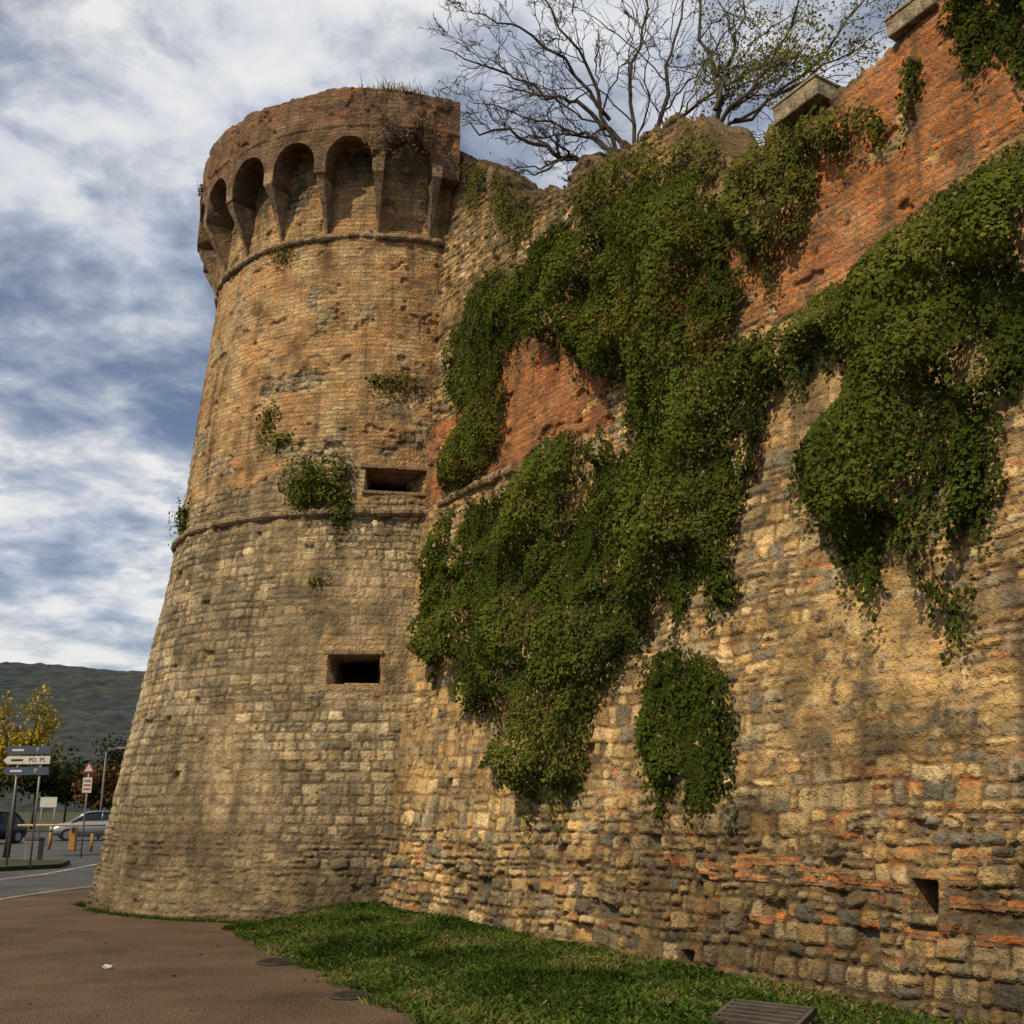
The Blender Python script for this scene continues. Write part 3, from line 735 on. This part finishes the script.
# ------------------------------------------------------------------ ground, terrace, road, path
def surfmat(name, c1, c2, sc=2.0, fs=60, speck=.35, bump=.01, rough=.9):
    m, nt, b = newmat(name); L = nt.links.new
    g = nt.nodes.new('ShaderNodeNewGeometry').outputs['Position']
    c = mixc(nt, ramp(nt, noise(nt,g,sc,4,.6),[(.35,0),(.65,1)]), c1, c2)
    sp = ramp(nt, noise(nt,g,fs,2,.7),[(.3,1-speck),(.55,1),(.75,1+speck*1.8)])
    c = mixc(nt, 1.0, c, sp, 'MULTIPLY')
    st = ramp(nt, noise(nt,g,.7,5,.7),[(.35,.68),(.6,1.15)])
    c = mixc(nt, 1.0, c, st, 'MULTIPLY')
    L(c, b.inputs['Base Color']); b.inputs['Roughness'].default_value = rough
    bp = nt.nodes.new('ShaderNodeBump'); bp.inputs['Distance'].default_value = bump; bp.inputs['Strength'].default_value = .8
    L(noise(nt,g,fs,3,.7), bp.inputs['Height']); L(bp.outputs[0], b.inputs['Normal'])
    return m
M_path = surfmat('path_surface', (.108,.072,.044), (.080,.054,.034), .8, 50, .8, .014)
M_road = surfmat('road_surface', (.075,.075,.078), (.055,.055,.058), .5, 40)
M_field = surfmat('field', (.04,.045,.018), (.06,.055,.022), .05, 2)
M_bed = surfmat('grass_bed_soil', (.030,.046,.012), (.045,.05,.02), 2.5, 30, .5, .03)
M_kerb = surfmat('kerb_stone', (.24,.22,.18), (.19,.175,.15), 1.5, 30)
M_paint = surfmat('road_paint', (.42,.42,.40), (.30,.30,.29), 3, 30)
o = MB().poly([(-5000,-500,-.11),(5000,-500,-.11),(5000,6000,-.11),(-5000,6000,-.11)]).build('ground', M_field); tag(o, kind='structure')
o = MB().poly([(-60,-25,-.1),(6,-25,-.1),(6,78,-.1),(-60,78,-.1)]).build('road', M_road); tag(o, kind='structure')
path = [(-9.8,17.5),(-9.1,20.6),(-8.95,22.2),(-8.7,23.6),(-8,27),(-5,30),(2,30),(14,-14),(-30,-14),(-20,3),(-12,13)]
o = MB().prism(path[::-1], -.12, 0.0).build('path', M_path); tag(o, kind='structure')
mb = MB(); kp = [(-20,3),(-12,13),(-9.8,17.5),(-9.1,20.6),(-8.95,22.2),(-8.7,23.6),(-8,27),(-5,30)]
for a,b_ in zip(kp[:-1],kp[1:]):
    a=Vector(a);b_=Vector(b_); d=(b_-a); L=d.length; n=max(1,int(L/.9)); d.normalize(); nn=Vector((-d.y,d.x))
    for i in range(n):
        p=a+d*(L*(i+.5)/n)+nn*.03
        mb.box((p.x,p.y,-.045),(L/n-.012,.15,.12), Matrix.Rotation(math.atan2(d.y,d.x),3,'Z'))
o = mb.build('kerb', M_kerb, bevel=.008); tag(o, kind='structure')
mb = MB()
for a,b_ in (((-13.2,19),(-12.2,30)),((-12.2,30),(-13.5,44))):
    a=Vector(a);b_=Vector(b_);d=(b_-a).normalized();nn=Vector((-d.y,d.x))*.05
    mb.poly([(*(a-nn),-.096),(*(b_-nn),-.096),(*(b_+nn),-.096),(*(a+nn),-.096)])
o = mb.build('road_marking', M_paint); tag(o, kind='structure')
bk = [wall_pt(np.array(q),np.array(6.),-1.3)[:2] for q in (-.6,24.)]
terr = [tuple(bk[0]), tuple(bk[1]), (30,8), (30,45), (-2.2,45), (-1.6,24)]
o = MB().prism(terr, -.1, 9.4).build('terrace', M_field); tag(o, kind='structure')

def xe(y): return np.interp(y, [0,3,6,9.1,11.6,15.7,17.5],[3.0,1.8,.6,-.62,-1.79,-3.72,-4.0]) + .10*(vn(y*1.7,y*0,5)-.5)*2+.06*(vn(y*7,y*0,6)-.5)
def GH(x, y):
    e = x-xe(y)
    return .008+(.06+.17*np.clip((y-8)/8,0,1))*sst(0,1.6,e)+.05*(fbm(x*1.2,y*1.2,5,3)-.5)*sst(0,.5,e)
yy = np.arange(0,17.6,.06); tt = np.linspace(0,1,120)
Yg = np.broadcast_to(yy[:,None],(len(yy),120)); x0 = xe(yy)
xw = P0[0]+DV[0]*((P0[1]-yy)/(-DV[1]))+.3
xw = np.minimum(xw, 12)
Xg = x0[:,None]*(1-tt)+np.maximum(xw,x0+.1)[:,None]*tt
G = np.stack([Xg,Yg,GH(Xg,Yg)],-1)
o = link('grass_bed', grid_mesh('grass_bed', G, True), M_bed); tag(o, kind='structure')
cov_px = [(276,963,.19),(350,997,.16)]
gcov = [ground(a,b_) for a,b_,_ in cov_px]; ggr = ground(764,1014,.16)
n = 380000; r = np.random.default_rng(5)
y_ = 5+12*r.random(n)**.9; x_ = r.uniform(-5,6,n)
dw = (x_*NV[0]+y_*NV[1])+7.50; dt = np.hypot(x_-CT[0],y_-CT[1])
gm = fbm(x_*1.6,y_*1.6,33,4)
k = (x_-xe(y_) > -.03-.12*r.random(n)**3) & (dw > .04) & (dt > 4.86) & (gm>.20+.14*r.random(n))
for gc in gcov: k &= np.hypot(x_-gc.x,y_-gc.y) > .24
k &= ~((np.abs(x_-ggr.x)<.26)&(np.abs(y_-ggr.y)<.26))
x_,y_,gm = x_[k],y_[k],gm[k]; n=len(x_); print('grass', n)
h = (.012+.038*r.random(n))*(.3+1.4*fbm(x_*2.3,y_*2.3,6,3))
b_ = np.stack([x_,y_,GH(x_,y_)-.005],-1); d = np.stack([r.normal(0,1.0,n)*h,r.normal(0,1.0,n)*h,h],-1)
a = r.uniform(0,6.28,n); wd = .006+.022*(r.random(n)<.4)*vn(x_*3,y_*3,4); sd = np.stack([np.cos(a),np.sin(a),0*a],-1)*wd[:,None]
V = np.stack([b_-sd*.6,b_+sd*.6,b_+d+sd*.5,b_+d-sd*.5],1)
me = mesh_np('grass', V.reshape(-1,3), np.arange(4*n).reshape(n,4))
setrnd(me, np.clip(fbm(x_*1.5,y_*1.5,8,4)*1.8-.42+.22*r.normal(0,1,n)+(r.random(n)>.99)*1.,0,1), 4)
o = link('grass', me, M_grass); tag(o,'short green grass strip between the path and the rampart foot','grass',kind='stuff')
n=2600; aa = r.uniform(2,85,n); rr = 4.95+np.abs(r.normal(0,.06,n))
kk = fbm(aa*.12,aa*0,3,3)>.55; aa,rr=aa[kk],rr[kk]; n=len(aa)
bb = tower_pt(aa, 0.0*aa, rr); hh=.02+.06*r.random(n)
d = np.stack([r.normal(0,.5,n)*hh,r.normal(0,.5,n)*hh,hh],-1); a=r.uniform(0,6.28,n); sd=np.stack([np.cos(a),np.sin(a),0*a],-1)*.008
me = mesh_np('weeds', np.stack([bb-sd,bb+sd,bb+d],1).reshape(-1,3), np.arange(3*n).reshape(n,3),3)
setrnd(me, r.random(n)*.6, 3)
o = link('weeds', me, M_grass); tag(o,'thin weeds along the foot of the round tower','weeds',kind='stuff')
n=620; x_=r.uniform(-6,4,n); y_=r.uniform(6.5,17,n)
dw=(x_*NV[0]+y_*NV[1])+7.5; dt=np.hypot(x_-CT[0],y_-CT[1]); e=x_-xe(y_)
k=(dw>.1)&(dt>5.0)&((e>-.3)|(r.random(n)<.10)); x_,y_=x_[k],y_[k]
zf=np.where(x_-xe(y_)>0, GH(x_,y_)+.03, .012)
o=leaf_mesh('fallen_leaves', np.stack([x_,y_,zf],-1), np.tile([0,0,1.],(len(x_),1))+r.normal(0,.25,(len(x_),3)), .05, M_rust, seed=77); tag(o,'scattered brown fallen leaves on grass and path','leaves',kind='stuff')

def cover(px,py,rad,label):
    g = ground(px,py); root = empty('manhole_cover',(g.x,g.y,.006)); tag(root,label,'manhole cover')
    m = MB().prism([(rad*1.15*math.cos(i*math.pi/16),rad*1.15*math.sin(i*math.pi/16)) for i in range(32)],.001,.014); m.build('frame',M_iron,root)
    m = MB().prism([(rad*math.cos(i*math.pi/16),rad*math.sin(i*math.pi/16)) for i in range(32)],.006,.022)
    for i in range(-3,4): m.box((0,i*rad*.25,.024),(rad*1.5*math.sqrt(max(.05,1-(i*.25)**2)),.018,.006))
    m.build('lid',M_black,root)
cover(*cov_px[0],'round iron cover in the path edge, farther from the camera')
cover(*cov_px[1],'round iron cover in the path edge, nearer to the camera')
root = empty('drain_grate',(ggr.x,ggr.y,float(GH(np.array(ggr.x),np.array(ggr.y)))+.03), ang+.35); root.rotation_euler=(math.radians(12),0,ang+.35)
tag(root,'dark slatted iron grate lying in the grass by the rampart foot','grate')
m = MB()
for sx in (-.31,.31): m.box((sx,0,.03),(.035,.35,.05))
for sy in (-.175,.175): m.box((0,sy,.03),(.655,.03,.05))
m.build('frame',M_iron,root)
for i in range(4): MB().box((0,-.105+.07*i,.045),(.58,.028,.03)).build('slat',M_iron,root)
g = ground(107,969); r_ = random.Random(3)
bm = bmesh.new(); bmesh.ops.create_icosphere(bm,subdivisions=2,radius=.038)
for v in bm.verts: v.co = Vector((v.co.x*1.3,v.co.y,v.co.z*.6))*(r_.uniform(.65,1.2))
me = bpy.data.meshes.new('paper'); bm.to_mesh(me); bm.free()
o = link('crumpled_paper', me, M_white); o.location=(g.x,g.y,.022); tag(o,'small crumpled white paper lying on the brown path','litter')

# ------------------------------------------------------------------ hills
def hillmat():
    m, nt, b = newmat('wooded_hill'); L = nt.links.new
    g = nt.nodes.new('ShaderNodeNewGeometry').outputs['Position']
    c = mixc(nt, ramp(nt, noise(nt,g,.006,5,.7),[(.42,0),(.6,1)]), (.012,.019,.017), (.030,.031,.021))
    c = mixc(nt, 1.0, c, ramp(nt, noise(nt,g,.08,4,.8),[(.38,.35),(.62,1.7)]), 'MULTIPLY')
    c = mixc(nt, .10, c, (.07,.10,.17))  # distance haze mixed into the hill colour as a bluish tint
    L(c,b.inputs['Base Color']); b.inputs['Roughness'].default_value=1
    return m
xs = np.concatenate([np.linspace(-2200,-560,120)[:-1], np.linspace(-560,-180,260), np.linspace(-180,1800,120)[1:]]); ys = np.linspace(350,2000,260)
X,Yh = np.meshgrid(xs,ys)
crest_ = 119+10*(fbm(X*.002,X*0,3,3)-.5)*2 - 14*sst(-480,-200,X)
Hz = crest_*sst(350,1000,Yh)+ 8*(fbm(X*.004,Yh*.004,9,3)-.5) + 3*(vn(X*.09,Yh*.05,4))+2.2*vn(X*.25,Yh*.12,5) -6*sst(1200,2000,Yh)*10
Hz = np.where(Yh<380,-.2,Hz)
o = link('hills', grid_mesh('hills', np.stack([X,Yh,Hz],-1), True), hillmat()); tag(o,kind='structure')

# ------------------------------------------------------------------ roadside things
def gx(px, Y): return (px-512)/F/1.043*Y
verge = [(-19,31),(-14,31.2),(-12.9,33),(-13.6,35.5),(-19,36)]
o = MB().prism(verge,-.1,0.02).build('verge', M_bed); tag(o,kind='structure')
def small_tree(x,y,h,cr,mat,label,seed,n=3500,leaf=.16,name='roadside_tree'):
    r = np.random.default_rng(seed); root = empty(name,(x,y,-.05)); tag(root,label,'tree')
    T = Tree(seed,.01)
    MB().tube([(0,0,-.1),(.05,0,h*.25),(0,.05,h*.45)],[h*.022,h*.017,h*.013],8).build('trunk',M_bark,root,True)
    for k in range(7):
        a = k*2.4+seed; e = Vector((math.cos(a)*cr*.7,math.sin(a)*cr*.7,h*(.65+.3*r.random())))
        T.limb([(0,0,h*.4),(e.x*.4,e.y*.4,h*.55),e], h*.010, .01, 1, 5)
    T.mb.build('limbs',M_bark,root,True)
    c = np.array([tuple(t) for t in T.tips+T.mids]); c = c[r.integers(len(c),size=n)]+r.normal(0,cr*.16,(n,3))
    c = c[c[:,2]>h*.33]
    o = leaf_mesh('crown',c,r.normal(0,1,c.shape)+np.array([0,0,.4]),leaf,mat,None,seed=seed); o.parent=root
    return root
small_tree(gx(8,40),40,5.9,1.3,M_yel,'yellow leaved tree rising behind the blue direction signs',31,3800,leaf=.12)
for i,(px,Y,h,mt,lb) in enumerate([(95,85,4.5,M_rust,'low rust coloured tree right of the silver car'),(30,90,6.5,M_dark,'dark rounded tree left of the warning sign'),(62,95,5.5,M_dark,'smaller dark tree straight behind the silver car'),(118,110,8,M_dark,'dark tree touching the left edge of the tower'),(-15,80,7,M_dark,'dark tree at the left picture edge')]):
    small_tree(gx(px,Y),Y,h,h*.45,mt,lb,50+i,2600,leaf=.3)
def text_mesh(name, body, size, mat, parent, loc, rot):
    cu = bpy.data.curves.new(name,'FONT'); cu.body = body; cu.size = size; cu.align_x='CENTER'; cu.align_y='CENTER'; cu.extrude=.002
    t = bpy.data.objects.new('tmp',cu); COL.objects.link(t); dg = bpy.context.evaluated_depsgraph_get()
    me = bpy.data.meshes.new_from_object(t.evaluated_get(dg)); bpy.data.objects.remove(t)
    o = link(name, me, mat, parent); o.location = loc; o.rotation_euler = rot; return o
Y=32; g=(gx(20,Y),Y,0.02)
root = empty('direction_sign',g,math.radians(-8)); tag(root,'tall post carrying stacked blue and white direction boards','direction sign')
for sx in (-.35,.35): MB().tube([(sx,.05,-.05),(sx,.05,3.3)],.03,8).build('post',M_metal,root,True)
for i,(z,mt,tm,bd) in enumerate([(3.14,M_blue,M_white,[('P',.25)]),(2.86,M_white,M_black,[('PO',.12),('PS',.42)]),(2.56,M_blue,M_white,[('P',.25)])]):
    w=1.3; hh=.22
    pn = MB(); pts=[(-w/2,-hh/2),(w/2,-hh/2),(w/2,hh/2),(-w/2,hh/2),(-w/2-.12,0)]
    pn.v += [(p[0],-.015,z+p[1]) for p in pts]+[(p[0],.015,z+p[1]) for p in pts]
    pn.f += [(0,1,2,3,4),(9,8,7,6,5)]+[(i_,i_+5,(i_+1)%5+5,(i_+1)%5) for i_ in range(5)]
    pb = pn.build('sign_board',mt,root)
    for tx,ox in bd: text_mesh('lettering',tx,.17,tm,pb,(ox,-.02,z),(math.pi/2,0,0))
    MB().box((-.35,-.019,z),(.36,.004,.06)).build('arrow',tm,pb)
Y=40; root = empty('warning_sign',(gx(82,Y),Y,-.1)); tag(root,'red and white warning sign post beside the tower edge','road sign')
MB().tube([(0,0.04,0),(0,.04,3.2)],.03,8).build('post',M_metal,root,True)
def tri(r_,y,z): return [(r_*math.sin(a),y,z+r_*math.cos(a)) for a in (0,2.094,4.189)]
t=MB(); a=tri(.27,-.01,3.0); b_=tri(.27,.01,3.0); t.v=a+b_; t.f=[(0,1,2),(5,4,3),(0,3,4,1),(1,4,5,2),(2,5,3,0)]
pb=t.build('warning_triangle',M_red,root); t=MB(); t.v=tri(.17,-.014,3.0); t.f=[(0,1,2)]; t.build('triangle_face',M_white,pb)
pb=MB().box((0,0,2.44),(.32,.02,.52)).build('notice_board',M_white,root)
for k in range(3): MB().box((0,-.013,2.58-.14*k),(.24,.004,.05)).build('printed_line',M_red,pb)
Yl=62; root=empty('street_lamp',(gx(98,Yl),Yl,-.1)); tag(root,'slim street lamp just left of the tower','street lamp')
MB().tube([(0,0,0),(0,0,2.4),(0,0,4.6)],[.08,.06,.045],8).build('pole',M_grey,root,True)
MB().tube([(0,0,4.6),(.3,0,4.8),(.6,0,4.85)],.03,6).build('arm',M_grey,root,True)
MB().box((.8,0,4.83),(.5,.22,.1),taper=.8).build('lamp_head',M_grey,root,bevel=.02)
def car(x,y,rz,paint,label):
    root=empty('parked_car',(x,y,-.1),rz); tag(root,label,'car')
    sec=[(-2.05,.70,.38,.80),(-1.95,.80,.28,.92),(-1.5,.86,.22,.97),(-.6,.88,.20,1.0),(.6,.88,.20,.98),(1.1,.86,.21,.93),(1.7,.80,.24,.84),(2.0,.72,.30,.68),(2.08,.62,.38,.58)]
    m=MB(); n=8
    for (a,hw,z0,z1) in sec:
        zm=(z0+z1)/2
        for (yy_,zz_) in ((-hw*.9,z0),(-hw,zm-.1),(-hw*.99,zm+.12),(-hw*.86,z1),(hw*.86,z1),(hw*.99,zm+.12),(hw,zm-.1),(hw*.9,z0)): m.v.append((a,yy_,zz_))
    for i in range(len(sec)-1):
        for k in range(n): m.f.append((i*n+k,(i+1)*n+k,(i+1)*n+(k+1)%n,i*n+(k+1)%n))
    m.f.append(tuple(range(n))); m.f.append(tuple(range((len(sec)-1)*n,len(sec)*n))[::-1])
    m.build('body',paint,root,True)
    m=MB(); cab=[(-1.85,.70,.93,.95),(-1.35,.64,.95,1.40),(-.3,.66,.97,1.47),(.35,.64,.97,1.42),(1.15,.70,.90,.93)]
    for (a,hw,z0,z1) in cab: m.v += [(a,-.76,z0),(a,-hw*.9,z1),(a,hw*.9,z1),(a,.76,z0)]
    for i in range(4):
        for k in range(3): m.f.append((i*4+k,(i+1)*4+k,(i+1)*4+k+1,i*4+k+1))
    m.build('window_glass',M_glass,root)
    m=MB(); m.v=[(-1.4,-.58,1.415),(-.3,-.60,1.485),(.38,-.58,1.435),(.38,.58,1.435),(-.3,.60,1.485),(-1.4,.58,1.415)]; m.f=[(0,1,4,5),(1,2,3,4)]
    m.build('roof',paint,root)
    for yy_ in (-.66,.66):
        MB().tube([(1.15,yy_*1.06,.93),(.36,yy_*.93,1.42),(-.3,yy_*.95,1.47),(-1.36,yy_*.92,1.4),(-1.85,yy_*1.04,.95)],.03,6).build('roof_pillar',paint,root,True)
        MB().tube([(-.35,yy_*1.15,.95),(-.35,yy_*.95,1.46)],.03,6).build('roof_pillar',paint,root,True)
    for wx in (-1.3,1.3):
        for wy in (-.80,.80):
            w=MB().tube([(wx,wy-.1,.31),(wx,wy+.1,.31)],.31,20).build('wheel',M_rubber,root)
            MB().tube([(wx,wy-.112,.31),(wx,wy+.112,.31)],.19,12).build('rim',M_metal,w)
    for yy_ in (-.55,.55):
        MB().box((2.03,yy_,.64),(.12,.28,.12)).build('headlight',M_white,root,bevel=.03)
        MB().box((-2.02,yy_*1.1,.8),(.08,.2,.16)).build('tail_light',M_red,root,bevel=.03)
    MB().box((2.08,0,.42),(.03,.5,.11)).build('number_plate',M_white,root)
    return root
car(gx(92,60),60,math.radians(205),M_silver,'silver hatchback parked behind the barrier, beside the tower edge')
car(gx(-18,54),54,math.radians(250),M_navy,'dark hatchback cut by the left picture edge')
Y=46; root=empty('parking_barrier',(gx(73,Y),Y,-.1)); tag(root,'car park barrier with a yellow housing and a long pale arm','barrier')
MB().box((0,0,.45),(.26,.26,.9)).build('housing',M_yellow,root,bevel=.03)
arm=MB().tube([(1.3,-.17,.99),(-2.2,-.17,.98)],.045,8).build('barrier_arm',M_armp,root,True)
MB().tube([(0,-.17,.75),(0,-.17,1.03)],.05,8).build('arm_bracket',M_grey,root,True)
for i,(px,Y,lb) in enumerate([(50,47,'short yellow post left of the barrier housing'),(92,45,'short yellow post right of the barrier housing, next to the tower')]):
    root=empty('bollard',(gx(px,Y),Y,-.1)); tag(root,lb,'bollard')
    MB().tube([(0,0,0),(0,0,.7)],.055,10).build('post',M_yellow,root,True); MB().tube([(0,0,.7),(0,0,.74),(0,0,.77)],[.06,.055,.03],10).build('cap',M_black,root,True)
Y=36; root=empty('litter_bin',(gx(35,Y),Y,-.1)); tag(root,'squat grey litter bin beside the direction sign','bin')
MB().box((0,0,.35),(.42,.42,.66),taper=1.1).build('bin_body',M_grey,root,bevel=.02); MB().box((0,0,.73),(.5,.5,.09),taper=.8).build('bin_lid',M_black,root,bevel=.02)
Y=52; root=empty('notice_board',(gx(45,Y),Y,-.1)); tag(root,'small white board on legs behind the barrier arm','board')
for sx in (-.3,.3): MB().tube([(sx,0,0),(sx,0,2.1)],.03,6).build('leg',M_metal,root,True)
MB().box((0,-.03,1.9),(.75,.04,.45)).build('panel',M_white,root)

# ------------------------------------------------------------------ light, sky, camera
EL = math.radians(47); SX,SY = -.68,-.73
rot = math.atan2(SX,SY)
sun = bpy.data.lights.new('sun','SUN'); sun.energy = 4.4; sun.angle = math.radians(.6); sun.color=(1,.80,.52)
so = bpy.data.objects.new('sun',sun); COL.objects.link(so)
dv = Vector((SX*math.cos(EL),SY*math.cos(EL),math.sin(EL)))
so.rotation_euler = dv.to_track_quat('Z','Y').to_euler()
w = bpy.data.worlds.new('World'); scene.world = w; w.use_nodes = True
nt = w.node_tree; L = nt.links.new; bg = nt.nodes['Background']
sky = nt.nodes.new('ShaderNodeTexSky'); sky.sky_type='NISHITA'; sky.sun_disc=False; sky.sun_elevation=EL; sky.sun_rotation=rot
sky.air_density=1.0; sky.dust_density=1.0
tc = nt.nodes.new('ShaderNodeTexCoord').outputs['Generated']
sep = nt.nodes.new('ShaderNodeSeparateXYZ'); L(tc, sep.inputs[0])
zc = math_(nt,'ADD', math_(nt,'MAXIMUM', sep.outputs[2], 0.0), .20)
cx = math_(nt,'DIVIDE', sep.outputs[0], zc); cy = math_(nt,'DIVIDE', sep.outputs[1], zc)
cmb = nt.nodes.new('ShaderNodeCombineXYZ'); L(cx,cmb.inputs[0]); L(cy,cmb.inputs[1])
mp = nt.nodes.new('ShaderNodeMapping'); L(cmb.outputs[0], mp.inputs[0]); mp.inputs['Rotation'].default_value=(0,0,.35); mp.inputs['Location'].default_value=(5.3,1.9,0)
n1 = noise(nt, mp.outputs[0], 2.0, 4, .55, dist=.3)
n2 = noise(nt, mp.outputs[0], 7.0, 6, .60, dist=.25)
cov = math_(nt,'ADD', math_(nt,'MULTIPLY',n1,.60), math_(nt,'MULTIPLY',n2,.40))
mask = ramp(nt, cov, [(.37,.15),(.47,.60),(.55,1)])
ccol = ramp(nt, math_(nt,'ADD', math_(nt,'MULTIPLY',noise(nt, mp.outputs[0], 1.3, 3, .5),.40), math_(nt,'MULTIPLY',cov,.60)), [(.39,(.38,.43,.56)),(.46,(.64,.70,.83)),(.53,(1.0,1.0,1.0))])
ccol = mixc(nt, 1.0, ccol, (10.8,10.8,10.8), 'MULTIPLY')
blue = mixc(nt, 1.0, sky.outputs[0], (.95,.98,1.05), 'MULTIPLY')
L(mixc(nt, mask, blue, ccol), bg.inputs['Color']); bg.inputs['Strength'].default_value = .076
cam = bpy.data.cameras.new('camera'); co = bpy.data.objects.new('camera',cam); COL.objects.link(co)
co.location=(0,0,EYE); co.rotation_euler=(math.radians(90)+PITCH,0,0)
cam.sensor_width=36; cam.lens=36*F/1024; cam.clip_end=8000
scene.camera = co
scene.view_settings.view_transform='Standard'; scene.view_settings.look='None'; scene.view_settings.exposure=0
